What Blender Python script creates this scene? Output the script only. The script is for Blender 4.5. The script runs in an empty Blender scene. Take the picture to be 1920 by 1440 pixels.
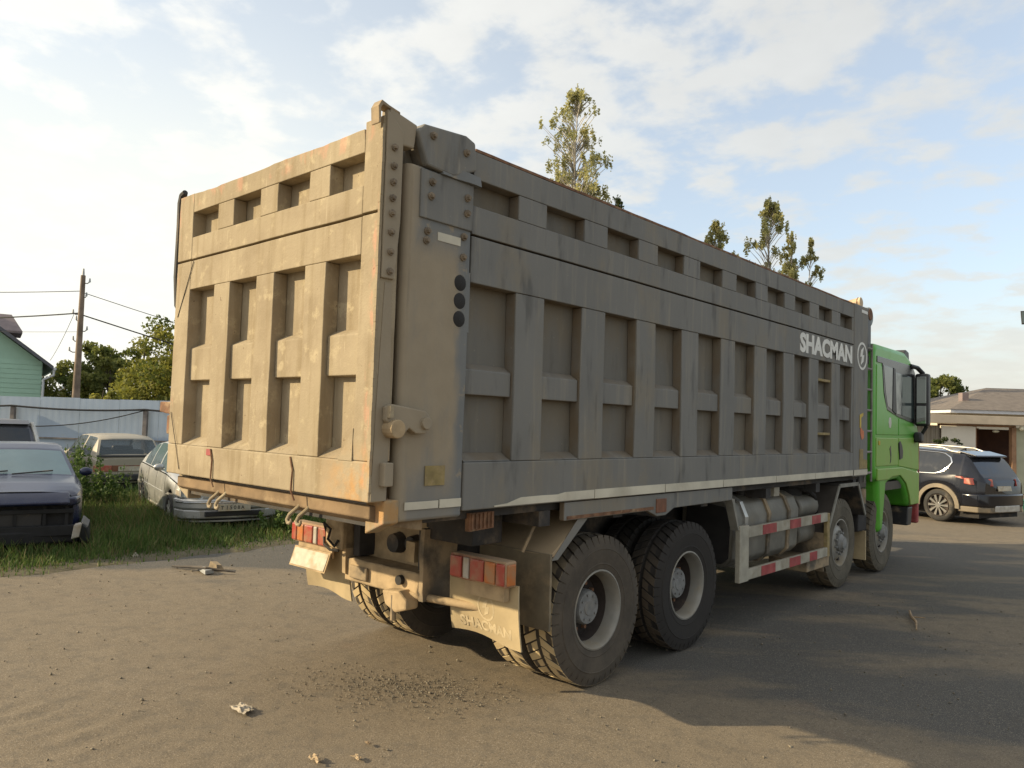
import bpy, bmesh, math, random
import numpy as np
from mathutils import Vector, Matrix, noise
random.seed(7)
rng = np.random.default_rng(7)
D = bpy.data
SC = bpy.context.scene
COL = SC.collection
RAD = math.radians
PI = math.pi

# ------------------------------------------------------------------ camera
CAM_LOC = Vector((3.3185, -2.5461, 1.9475))
yaw, pitch, roll, FPX = 0.7363, 0.0513, 0.0315, 1424.1
fw = Vector((-math.sin(yaw) * math.cos(pitch), math.cos(yaw) * math.cos(pitch), math.sin(pitch)))
rt0 = Vector((math.cos(yaw), math.sin(yaw), 0))
up0 = rt0.cross(fw)
rt = rt0 * math.cos(roll) + up0 * math.sin(roll)
up = -rt0 * math.sin(roll) + up0 * math.cos(roll)
cam = D.objects.new('camera', D.cameras.new('camera'))
COL.objects.link(cam)
cam.matrix_world = Matrix(((rt.x, up.x, -fw.x, CAM_LOC.x), (rt.y, up.y, -fw.y, CAM_LOC.y),
                           (rt.z, up.z, -fw.z, CAM_LOC.z), (0, 0, 0, 1)))
cam.data.sensor_width = 36
cam.data.lens = FPX / 1920 * 36
cam.data.clip_start = 0.05
cam.data.clip_end = 3000
SC.camera = cam

# ------------------------------------------------------------------ light
SUN_DIR = Vector((1.65, 1.8, -1.0)).normalized()
sun = D.objects.new('sun', D.lights.new('sun', 'SUN'))
COL.objects.link(sun)
sun.rotation_euler = SUN_DIR.to_track_quat('-Z', 'Y').to_euler()
sun.data.energy = 5.0
sun.data.angle = RAD(0.7)
sun.data.color = (1.0, 0.82, 0.53)
SUN_EL = math.asin(-SUN_DIR.z)
SUN_AZ = math.atan2(-SUN_DIR.x, -SUN_DIR.y)      # clockwise from +Y

SC.view_settings.view_transform = 'Standard'
SC.view_settings.look = 'None'
SC.view_settings.gamma = 1
SC.view_settings.use_curve_mapping = False
SC.view_settings.exposure = 0.45

world = D.worlds.new('World')
SC.world = world
world.use_nodes = True
wn, wl = world.node_tree.nodes, world.node_tree.links
wn.clear()
def W(t, **kw):
    n = wn.new(t)
    for k, v in kw.items():
        setattr(n, k, v)
    return n
def wmath(op, a, b=None, c=None):
    n = W('ShaderNodeMath', operation=op)
    for i, x in enumerate((a, b, c)):
        if x is None: continue
        if isinstance(x, (int, float)): n.inputs[i].default_value = x
        else: wl.new(x, n.inputs[i])
    return n.outputs[0]
sky = W('ShaderNodeTexSky', sky_type='NISHITA', sun_disc=False)
sky.sun_elevation = SUN_EL
sky.sun_rotation = SUN_AZ
sky.altitude = 50
sky.air_density = 1.0
sky.dust_density = 2.2
sky.ozone_density = 1.2
tc = W('ShaderNodeTexCoord')
sep = W('ShaderNodeSeparateXYZ'); wl.new(tc.outputs['Generated'], sep.inputs[0])
zc = wmath('ADD', wmath('MAXIMUM', sep.outputs[2], 0.0), 0.16)
px = wmath('DIVIDE', sep.outputs[0], zc); py = wmath('DIVIDE', sep.outputs[1], zc)
cmb = W('ShaderNodeCombineXYZ'); wl.new(px, cmb.inputs[0]); wl.new(py, cmb.inputs[1]); cmb.inputs[2].default_value = 3.7
def wnoise(scale, detail, rough, dist=0.0):
    n = W('ShaderNodeTexNoise'); wl.new(cmb.outputs[0], n.inputs['Vector'])
    n.inputs['Scale'].default_value = scale; n.inputs['Detail'].default_value = detail
    n.inputs['Roughness'].default_value = rough; n.inputs['Distortion'].default_value = dist
    return n.outputs['Fac']
def wramp(x, a, b):
    n = W('ShaderNodeMapRange', interpolation_type='SMOOTHSTEP'); wl.new(x, n.inputs[0])
    n.inputs[1].default_value = a; n.inputs[2].default_value = b
    return n.outputs[0]
S = -SUN_DIR
dot = W('ShaderNodeVectorMath', operation='DOT_PRODUCT'); wl.new(tc.outputs['Generated'], dot.inputs[0])
dot.inputs[1].default_value = S
dot0 = dot.outputs['Value']
big = wnoise(1.0, 3, 0.5)
mid = wnoise(6.0, 8, 0.55, 0.12)
c0 = wmath('ADD', wmath('MULTIPLY', mid, 0.75), wmath('MULTIPLY', big, 0.37))
cloud = wmath('MULTIPLY', wramp(c0, 0.475, 0.64), 0.54)
fine = wnoise(6.5, 5, 0.6)
veil = wmath('ADD', 0.34, wmath('MULTIPLY', wramp(dot0, -0.12, 0.42), wmath('ADD', 0.14, wmath('MULTIPLY', wramp(sep.outputs[2], 0.52, 0.18), 0.55))))
cl = wmath('MULTIPLY', cloud, 1.25)
# clouds thin out into an even milky haze low over the horizon
low = wramp(sep.outputs[2], 0.02, 0.20)
cl2 = wmath('ADD', wmath('MULTIPLY', cl, low), wmath('MULTIPLY', wmath('SUBTRACT', 1.0, low), 0.80))
# sunlit cloud: brighter towards the sun (forward scattering)
fwd = wmath('ADD', 0.92, wmath('MULTIPLY', wramp(dot0, -0.45, 0.5), 0.38))
shade = wmath('MULTIPLY', fwd, wmath('ADD', 0.90, wmath('MULTIPLY', fine, 0.2)))
skysc = W('ShaderNodeVectorMath', operation='SCALE'); wl.new(sky.outputs[0], skysc.inputs[0]); skysc.inputs['Scale'].default_value = 1.5
vmix = W('ShaderNodeMix', data_type='RGBA'); wl.new(wmath('MINIMUM', veil, 0.95), vmix.inputs[0]); wl.new(skysc.outputs[0], vmix.inputs[6]); vmix.inputs[7].default_value = (6.2, 6.3, 5.85, 1)
ccol = W('ShaderNodeVectorMath', operation='SCALE'); ccol.inputs[0].default_value = (5.35, 5.2, 4.75)
wl.new(shade, ccol.inputs['Scale'])
mix = W('ShaderNodeMix', data_type='RGBA'); wl.new(cl2, mix.inputs[0]); wl.new(vmix.outputs[2], mix.inputs[6]); wl.new(ccol.outputs[0], mix.inputs[7])
bg = W('ShaderNodeBackground'); bg.inputs['Strength'].default_value = 0.12
wl.new(mix.outputs[2], bg.inputs[0])
wo = W('ShaderNodeOutputWorld'); wl.new(bg.outputs[0], wo.inputs[0])

# ------------------------------------------------------------------ materials
class NT:
    def __init__(s, name):
        s.m = D.materials.new(name); s.m.use_nodes = True
        s.n, s.l = s.m.node_tree.nodes, s.m.node_tree.links
        s.b = s.n['Principled BSDF']
        s.tc = s.n.new('ShaderNodeTexCoord'); s.geo = s.n.new('ShaderNodeNewGeometry')
        s.pos = s.geo.outputs['Position']; s.obj = s.tc.outputs['Object']
    def vec(s, src, scale):
        n = s.n.new('ShaderNodeMapping'); s.l.new(src, n.inputs[0]); n.inputs['Scale'].default_value = scale; return n.outputs[0]
    def noise(s, src, scale=5, detail=4, rough=.55, dist=0.0):
        n = s.n.new('ShaderNodeTexNoise'); s.l.new(src, n.inputs['Vector'])
        n.inputs['Scale'].default_value = scale; n.inputs['Detail'].default_value = detail
        n.inputs['Roughness'].default_value = rough; n.inputs['Distortion'].default_value = dist
        return n.outputs['Fac']
    def voro(s, src, scale, feature='F1'):
        n = s.n.new('ShaderNodeTexVoronoi'); s.l.new(src, n.inputs['Vector']); n.inputs['Scale'].default_value = scale; n.feature = feature
        return n.outputs['Distance']
    def ramp(s, x, a, b, lo=0., hi=1.):
        n = s.n.new('ShaderNodeMapRange'); n.interpolation_type = 'SMOOTHSTEP'; s.l.new(x, n.inputs[0])
        for i, v in enumerate((a, b, lo, hi)): n.inputs[i + 1].default_value = v
        return n.outputs[0]
    def math(s, op, a, b=None):
        n = s.n.new('ShaderNodeMath'); n.operation = op
        for i, x in enumerate((a, b)):
            if x is None: continue
            if isinstance(x, (int, float)): n.inputs[i].default_value = x
            else: s.l.new(x, n.inputs[i])
        return n.outputs[0]
    def sep(s, v):
        n = s.n.new('ShaderNodeSeparateXYZ'); s.l.new(v, n.inputs[0]); return n.outputs
    def mix(s, f, a, b, mode='MIX'):
        n = s.n.new('ShaderNodeMix'); n.data_type = 'RGBA'; n.blend_type = mode
        for i, x in ((0, f), (6, a), (7, b)):
            if isinstance(x, (int, float)): n.inputs[i].default_value = x
            elif isinstance(x, tuple): n.inputs[i].default_value = x if len(x) == 4 else (*x, 1)
            else: s.l.new(x, n.inputs[i])
        return n.outputs[2]
    def col(s, c):
        if isinstance(c, tuple): s.b.inputs['Base Color'].default_value = (*c, 1)
        else: s.l.new(c, s.b.inputs['Base Color'])
    def bump(s, h, strength=.3, dist=.01):
        n = s.n.new('ShaderNodeBump'); n.inputs['Strength'].default_value = strength; n.inputs['Distance'].default_value = dist
        s.l.new(h, n.inputs['Height']); s.l.new(n.outputs[0], s.b.inputs['Normal'])
    def set(s, **kw):
        for k, v in kw.items():
            i = s.b.inputs[k.replace('_', ' ')]
            if isinstance(v, (int, float, tuple)): i.default_value = v
            else: s.l.new(v, i)
        return s

DUST = (0.40, 0.295, 0.175)

def simple(name, c, rough=.6, metal=0., var=.25, scale=8, dust=0., dustcol=DUST, coat=0., bump=0.):
    t = NT(name)
    n = t.noise(t.pos, scale, 5)
    base = t.mix(t.ramp(n, .3, .7), tuple(x * (1 - var) for x in c), tuple(min(1, x * (1 + var)) for x in c))
    if dust:
        nz = t.sep(t.geo.outputs['Normal'])[2]
        m = t.math('ADD', t.ramp(t.noise(t.pos, scale * .45, 6, .65), .62 - .4 * dust, .85 - .25 * dust), t.ramp(nz, .25, .95, 0, .75 * dust))
        m = t.math('MINIMUM', m, .35 + .6 * dust)
        base = t.mix(m, base, dustcol)
        t.set(Roughness=t.ramp(m, 0, 1, rough, .9))
    else:
        t.set(Roughness=rough)
    t.col(base)
    t.set(Metallic=metal)
    if coat: t.set(Coat_Weight=coat)
    if bump: t.bump(t.noise(t.pos, scale * 6, 4), bump, .004)
    return t.m

def dusty_side():
    """grey dump-body paint, vertical run-off streaks and tan dust"""
    t = NT('grey_body_paint')
    p = t.pos; xyz = t.sep(p)
    rec_shade = t.ramp(xyz[0], -.083, -.092)
    base = t.mix(t.noise(p, 1.3, 5), (.138, .137, .129), (.212, .205, .186))
    st = t.noise(t.vec(p, (9, 9, .55)), 1.6, 6, .6)
    base = t.mix(t.ramp(st, .50, .74, 0, .55), base, (.285, .252, .195))
    bl = t.noise(t.vec(p, (1, 1, .6)), 1.6, 7, .68)
    base = t.mix(t.ramp(bl, .50, .68, 0, .6), base, (.225, .192, .138))
    st2 = t.noise(t.vec(p, (16, 16, 1.0)), 1.2, 4, .6)
    base = t.mix(t.ramp(st2, .66, .76, 0, .5), base, (.40, .36, .29))
    dk = t.noise(t.vec(p, (6, 6, 1.4)), 1.1, 4)
    base = t.mix(t.ramp(dk, .54, .72, 0, .65), base, (.075, .074, .07))
    base = t.mix(t.math('MULTIPLY', rec_shade, .35), base, (.085, .078, .062))  # recessed sheet tinted darker, shade of the pockets put into the colour
    # dust lying in the recesses (the sheet behind the ribs), thicker in the upper part of each field
    rec = t.ramp(xyz[0], -.083, -.092)
    f1 = t.math('MAXIMUM', t.math('MULTIPLY', t.ramp(xyz[2], 2.42, 2.66), 1.0), t.math('MULTIPLY', t.ramp(xyz[2], 1.78, 2.05), t.ramp(xyz[2], 2.32, 2.2)))
    rear = t.ramp(xyz[1], 7.5, 1.0, .45, 1.0)
    dm = t.math('MULTIPLY', t.math('MULTIPLY', rec, t.math('ADD', .25, t.math('MULTIPLY', f1, .75))), rear)
    base = t.mix(t.math('MULTIPLY', dm, t.ramp(t.noise(t.vec(p, (2.2, 2.2, 1.2)), 1.7, 6, .65), .30, .62, .1, .80)), base, (.165, .136, .094))
    nx_ = t.math('ABSOLUTE', t.sep(t.geo.outputs['True Normal'])[0])
    wall = t.math('MULTIPLY', t.math('MULTIPLY', t.ramp(nx_, .8, .4), t.math('MULTIPLY', t.ramp(xyz[0], -.007, -.02), t.ramp(xyz[0], -.097, -.086))), t.ramp(t.noise(p, 4, 5), .3, .6, .35, .85))
    base = t.mix(t.math('MULTIPLY', wall, t.ramp(xyz[1], 8.2, 2.0, .55, 1)), base, (.16, .118, .072))
    # rusty scuffs
    r = t.noise(p, 2.3, 6, .7)
    base = t.mix(t.ramp(r, .70, .76, 0, .7), base, (.24, .12, .06))
    sp = t.noise(p, 38, 3, .6)
    base = t.mix(t.ramp(sp, .68, .78, 0, .5), base, (.36, .32, .25))
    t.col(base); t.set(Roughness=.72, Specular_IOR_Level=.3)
    t.bump(t.noise(p, 30, 5), .25, .004)
    return t.m

def dusty_pillar():
    """rear corner post: grey paint under thick tan dust except the upper plate"""
    t = NT('dusty_post_paint'); p = t.pos; xyz = t.sep(p)
    base = t.mix(t.noise(p, 2.1, 5), (.13, .14, .145), (.21, .21, .20))
    n = t.noise(t.vec(p, (3, 3, 1.2)), 2.0, 6, .65)
    band = t.math('MULTIPLY', t.ramp(t.math('ADD', xyz[2], t.math('MULTIPLY', n, .25)), 3.25, 2.98), t.ramp(t.math('ADD', xyz[2], t.math('MULTIPLY', n, .5)), 1.72, 2.05, .35, 1))
    side = t.ramp(t.math('ADD', xyz[1], t.math('MULTIPLY', n, .16)), .74, .66)
    m = t.math('MULTIPLY', t.math('MULTIPLY', band, side), t.ramp(n, .28, .5, .7, .95))
    edge = t.ramp(t.math('ADD', xyz[1], t.math('MULTIPLY', n, .12)), .37, .29, 0, .9)
    m = t.math('MAXIMUM', m, edge)
    blot = t.ramp(t.noise(p, 5, 6, .7), .56, .66, 0, .8)
    m = t.math('MAXIMUM', m, blot)
    base = t.mix(m, base, t.mix(t.noise(p, 6, 4), (.265, .215, .148), (.35, .29, .205)))
    st = t.noise(t.vec(p, (20, 20, .7)), 1.5, 3)
    base = t.mix(t.ramp(st, .62, .74, 0, .4), base, (.20, .18, .15))
    t.col(base); t.set(Roughness=.8, Specular_IOR_Level=.25); t.bump(t.noise(p, 26, 5), .35, .005)
    return t.m

def tail_dust():
    """tailgate caked in dried tan mud with scraped pale and pinkish paint"""
    t = NT('dried_mud_steel'); p = t.pos; xyz = t.sep(p)
    base = t.mix(t.ramp(t.noise(p, 2.2, 6, .6), .3, .7), (.265, .213, .143), (.375, .312, .217))
    st = t.noise(t.vec(p, (7, 7, .6)), 1.6, 5, .6)
    base = t.mix(t.ramp(st, .46, .7, 0, .6), base, (.22, .17, .10))
    lg = t.noise(p, 1.1, 5, .6)
    base = t.mix(t.ramp(lg, .45, .7, 0, .5), base, (.235, .188, .118))
    sc = t.noise(t.vec(p, (60, 60, 2.5)), 1.2, 3, .6)
    base = t.mix(t.ramp(sc, .66, .74, 0, .55), base, (.50, .42, .30))
    bl = t.noise(p, 7.5, 6, .7)
    base = t.mix(t.ramp(bl, .54, .68, 0, .6), base, (.46, .385, .255))
    # pink-red remains of paint by the side edges and along the top rail
    e1 = t.math('MAXIMUM', t.math('MULTIPLY', t.ramp(xyz[0], -.10, -.05), t.ramp(xyz[0], .0, -.012)), t.ramp(xyz[0], -2.44, -2.47))
    top = t.math('MULTIPLY', t.ramp(xyz[2], 3.475, 3.51), .7)
    pk = t.math('MULTIPLY', t.math('MAXIMUM', e1, top), t.ramp(t.noise(t.vec(p, (3, 3, 1.3)), 2.2, 5, .6), .52, .62, 0, .45))
    base = t.mix(pk, base, (.58, .27, .19))
    # brown chips, rust at the lower right corner
    ch = t.noise(p, 15, 4, .75)
    base = t.mix(t.ramp(ch, .655, .70, 0, .75), base, (.13, .09, .06))
    ru = t.math('MULTIPLY', t.ramp(xyz[0], -.55, -.1), t.ramp(xyz[2], 1.85, 1.6))
    base = t.mix(t.math('MULTIPLY', ru, t.ramp(t.noise(p, 4, 6, .65), .42, .62, 0, .75)), base, (.46, .25, .09))
    t.col(base); t.set(Roughness=.88, Specular_IOR_Level=.15)
    t.bump(t.math('ADD', t.noise(p, 14, 7, .65), t.math('MULTIPLY', t.noise(p, 70, 3), .4)), .5, .008)
    return t.m

def ground_mat():
    t = NT('dusty_asphalt'); p = t.pos; xyz = t.sep(p)
    g1 = t.mix(t.noise(p, .9, 6), (.066, .066, .064), (.115, .112, .104))
    # wind-blown dust in long drifts
    rot = t.n.new('ShaderNodeMapping'); t.l.new(p, rot.inputs[0]); rot.inputs['Rotation'].default_value = (0, 0, RAD(-38))
    dn = t.noise(t.vec(rot.outputs[0], (.38, 1.25, 1)), .62, 7, .62, .3)
    near = t.ramp(t.math('ADD', xyz[0], t.math('MULTIPLY', t.noise(p, .4, 3), 3.0)), -6.0, -2.4, -.10, .11)
    lit_zone = t.ramp(t.math('ADD', xyz[1], t.math('MULTIPLY', t.noise(p, .6, 4), 1.6)), 4.4, 2.2, -.09, .11)  # tan for the sunlit foreground, greyer in the truck's shadow, put into the colour
    dm = t.math('MAXIMUM', t.ramp(t.math('ADD', t.math('ADD', dn, near), lit_zone), .47, .60), t.ramp(xyz[1], 13.5, 15, 0, .85))
    dust = t.mix(t.noise(p, 3.5, 6), (.185, .145, .098), (.28, .225, .155))
    base = t.mix(t.math('MULTIPLY', dm, .92), g1, dust)
    # pinkish-brown earth patches
    pm = t.ramp(t.noise(p, 1.1, 5, .6, .6), .60, .74, 0, .7)
    base = t.mix(t.math('MULTIPLY', pm, .8), base, (.22, .158, .11))
    # coarse aggregate showing through, fine grit
    ag = t.voro(p, 95)
    base = t.mix(t.ramp(ag, .18, .5, .0, .33), base, (.085, .075, .062))
    gr = t.noise(p, 130, 3, .7)
    base = t.mix(t.ramp(gr, .53, .66, 0, .6), base, (.42, .36, .28))
    g3 = t.noise(p, 55, 4, .75)
    base = t.mix(t.ramp(g3, .53, .66, 0, .62), base, (.075, .066, .055))
    g4 = t.noise(p, 6.5, 7, .7)
    base = t.mix(t.ramp(g4, .46, .66, 0, .38), base, (.105, .095, .08))
    blk = t.noise(p, 21, 5, .7)
    base = t.mix(t.ramp(blk, .63, .72, 0, .45), base, (.10, .082, .06))
    t.col(base); t.set(Roughness=.93, Specular_IOR_Level=.15)
    h = t.math('ADD', t.math('MULTIPLY', t.noise(p, 22, 9, .8), .55), t.math('MULTIPLY', t.noise(p, 75, 4, .65), .55))
    t.bump(h, .45, .011)
    return t.m

def tyre_mat(name, side, tread, amt=.6, zmud_lit=True):
    t = NT(name); o = t.obj; xyz = t.sep(o); p = t.pos
    r = t.math('SQRT', t.math('ADD', t.math('MULTIPLY', xyz[1], xyz[1]), t.math('MULTIPLY', xyz[2], xyz[2])))
    rub = (.022, .021, .021)
    n = t.noise(p, 4.5, 6, .65)
    m = t.math('MULTIPLY', t.ramp(n, .25, .75, .45, 1.0), amt)
    base = t.mix(m, rub, side)
    face = t.ramp(r, .553, .556)
    mud = t.ramp(t.sep(p)[2], 1.05, .6, .08, 1.0) if zmud_lit else t.ramp(t.sep(p)[2], 2, 0, .3, .5)  # tread mud faded upward; the sunlit lower part is put into the colour
    base = t.mix(t.math('MULTIPLY', t.math('MULTIPLY', face, mud), t.ramp(n, .1, .4, .8, 1)), base, tread)
    t.col(base); t.set(Roughness=.85, Specular_IOR_Level=.25); t.bump(t.noise(p, 40, 4), .25, .004)
    return t.m

def glass_mat(name, c, alpha=1.0, rough=.06):
    t = NT(name)
    t.col(t.mix(t.noise(t.pos, 2.5, 4), c, tuple(x * 1.5 for x in c)))
    t.set(Roughness=t.ramp(t.noise(t.pos, 6, 5), .35, .75, rough, rough + .16), Specular_IOR_Level=.75, Alpha=alpha)
    return t.m

def leaf_mat(name, a, b, trans=.35):
    t = NT(name); p = t.pos
    oi = t.n.new('ShaderNodeAttribute'); oi.attribute_name = 'tint'
    base = t.mix(oi.outputs['Fac'], a, b)
    base = t.mix(t.ramp(t.noise(p, 1.2, 3), .35, .7, 0, .5), base, tuple(x * .6 for x in a))
    t.col(base); t.set(Roughness=.6, Specular_IOR_Level=.3)
    tr = t.n.new('ShaderNodeBsdfTranslucent'); t.l.new(base, tr.inputs[0])
    mx = t.n.new('ShaderNodeMixShader'); mx.inputs[0].default_value = trans
    t.l.new(t.b.outputs[0], mx.inputs[1]); t.l.new(tr.outputs[0], mx.inputs[2])
    t.l.new(mx.outputs[0], t.n['Material Output'].inputs[0])
    return t.m

def car_paint(name, c, metal=.6, rough=.3, dust=.3, dustcol=(.33, .29, .23)):
    t = NT(name); p = t.pos
    nz = t.sep(t.geo.outputs['Normal'])[2]
    m = t.math('ADD', t.ramp(t.noise(p, 3.0, 6, .65), .45, .8, 0, dust), t.ramp(nz, .3, .95, 0, dust * .6))
    t.col(t.mix(m, c, dustcol)); t.set(Metallic=t.ramp(m, 0, .6, metal, 0.1), Roughness=t.ramp(m, 0, .5, rough, .7), Coat_Weight=.25, Coat_Roughness=.12)
    return t.m

def lens_mat(name, c):
    t = NT(name); t.col(t.mix(t.ramp(t.noise(t.pos, 9, 5), .38, .72, .15, .7), c, (.30, .22, .13)))
    t.set(Roughness=.3, Specular_IOR_Level=.6); t.bump(t.voro(t.pos, 90), .2, .003)
    return t.m

M = {}
M['body'] = dusty_side(); M['post'] = dusty_pillar(); M['tail'] = tail_dust(); M['ground'] = ground_mat()
M['mud'] = simple('dried_mud', (.36, .265, .155), .92, 0, .25, 7, bump=.5)
M['muddy_steel'] = simple('muddy_steel', (.10, .085, .065), .85, 0, .3, 6, dust=.7, bump=.4)
M['frame'] = simple('frame_steel', (.035, .032, .03), .8, 0, .3, 5, dust=.3, dustcol=(.22, .16, .10), bump=.3)
M['dark'] = simple('dark_underbody', (.02, .018, .017), .85, 0, .3, 5, dust=.12, dustcol=(.16, .11, .07))
M['rust'] = simple('rusty_steel', (.17, .085, .045), .9, 0, .35, 14, dust=.3, bump=.4)
M['sill'] = simple('brown_dusty_steel', (.20, .135, .075), .9, 0, .25, 6, dust=.3, bump=.4)
M['lamphouse'] = simple('dusty_lamp_housing', (.20, .04, .03), .7, 0, .2, 9, dust=.75)
M['bolt'] = simple('dusty_bolt', (.19, .15, .105), .85, 0, .3, 20)
M['tape'] = simple('pale_reflective_tape', (.52, .48, .38), .6, 0, .15, 3, dust=.28, dustcol=(.36, .31, .23))
M['white'] = simple('dusty_white_paint', (.34, .315, .25), .7, 0, .2, 5, dust=.5, dustcol=(.24, .20, .14))
M['letter'] = simple('white_lettering', (.66, .65, .60), .6, 0, .08, 5)
M['red'] = simple('red_stripe', (.30, .045, .045), .6, 0, .25, 6, dust=.35, dustcol=(.4, .2, .15))
M['yellow'] = simple('faded_yellow_sticker', (.25, .19, .075), .8, 0, .2, 12, dust=.4)
M['yellow2'] = simple('yellow_sticker', (.50, .36, .06), .7, 0, .15, 10)
M['orange'] = simple('orange_sticker', (.55, .17, .07), .7, 0, .15, 10)
M['green'] = car_paint('green_cab_paint', (.075, .34, .02), .0, .42, .36, (.25, .40, .12))
M['green_dusty'] = car_paint('dusty_green_paint', (.19, .37, .05), .0, .5, .8, (.34, .39, .15))
M['black'] = simple('black_plastic', (.018, .018, .02), .45, 0, .2, 6, dust=.06)
M['blackgloss'] = simple('black_trim', (.012, .012, .014), .25, 0, .2, 6)
M['cabglass'] = glass_mat('cab_glass', (.035, .05, .05))
M['mirror'] = simple('mirror_glass', (.30, .33, .32), .06, 1.0, .05, 4)
M['chrome'] = simple('chrome', (.75, .75, .74), .15, 1.0, .05, 6)
M['alu'] = simple('dusty_aluminium', (.50, .49, .46), .42, .75, .15, 6, dust=.25, dustcol=(.33, .28, .2))
M['tank'] = simple('dirty_tank', (.17, .16, .135), .6, .3, .2, 4, dust=.4, dustcol=(.20, .165, .115))
M['rim'] = simple('silver_rim', (.24, .23, .205), .5, .2, .15, 5, dust=.3, dustcol=(.30, .22, .11))
M['rimdark'] = simple('brown_rim_dish', (.03, .022, .018), .8, 0, .3, 6, dust=.08, dustcol=(.15, .1, .07))
M['hub'] = simple('grey_hub', (.19, .19, .185), .6, .1, .2, 14, dust=.2, dustcol=(.26, .23, .18))
M['redlens'] = lens_mat('red_lens', (.36, .016, .014)); M['orangelens'] = lens_mat('orange_lens', (.50, .125, .012)); M['whitelens'] = lens_mat('clear_lens', (.45, .43, .39))
M['flap'] = simple('muddy_rubber_flap', (.37, .29, .17), .9, 0, .14, 3.5, dust=.2, bump=.3)
M['flapdark'] = simple('dusty_rubber_sheet', (.15, .125, .085), .9, 0, .2, 4, dust=.35)
M['flapprint'] = simple('worn_white_print', (.42, .34, .215), .9, 0, .2, 18)
M['plate'] = simple('number_plate', (.42, .385, .30), .6, 0, .15, 14, dust=.45)
M['platetext'] = simple('plate_print', (.07, .065, .06), .6)
M['platefaint'] = simple('mud_dulled_print', (.52, .43, .29), .6)
M['brownlens'] = simple('amber_reflector', (.16, .06, .03), .4)
M['tyre_rear'] = tyre_mat('muddy_tyre', (.115, .095, .072), (.50, .39, .225), .85)
M['tyre_shade'] = tyre_mat('dark_tyre', (.06, .05, .04), (.09, .07, .05), .35)  # darker copy for the third-axle wheel, its shade put into the colour
M['tyre_front'] = tyre_mat('dusty_front_tyre', (.15, .13, .095), (.15, .12, .08), .9)
M['tarp'] = simple('tan_tarpaulin', (.48, .37, .24), .9, 0, .2, 9)
M['motor'] = simple('grey_motor', (.16, .19, .19), .5, 0, .15, 8, dust=.15)
M['ladder'] = simple('dusty_grey_ladder', (.20, .19, .16), .7, 0, .2, 8)
M['pipe'] = simple('blue_grey_pipe', (.03, .045, .06), .4, 0, .2, 8)

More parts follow.
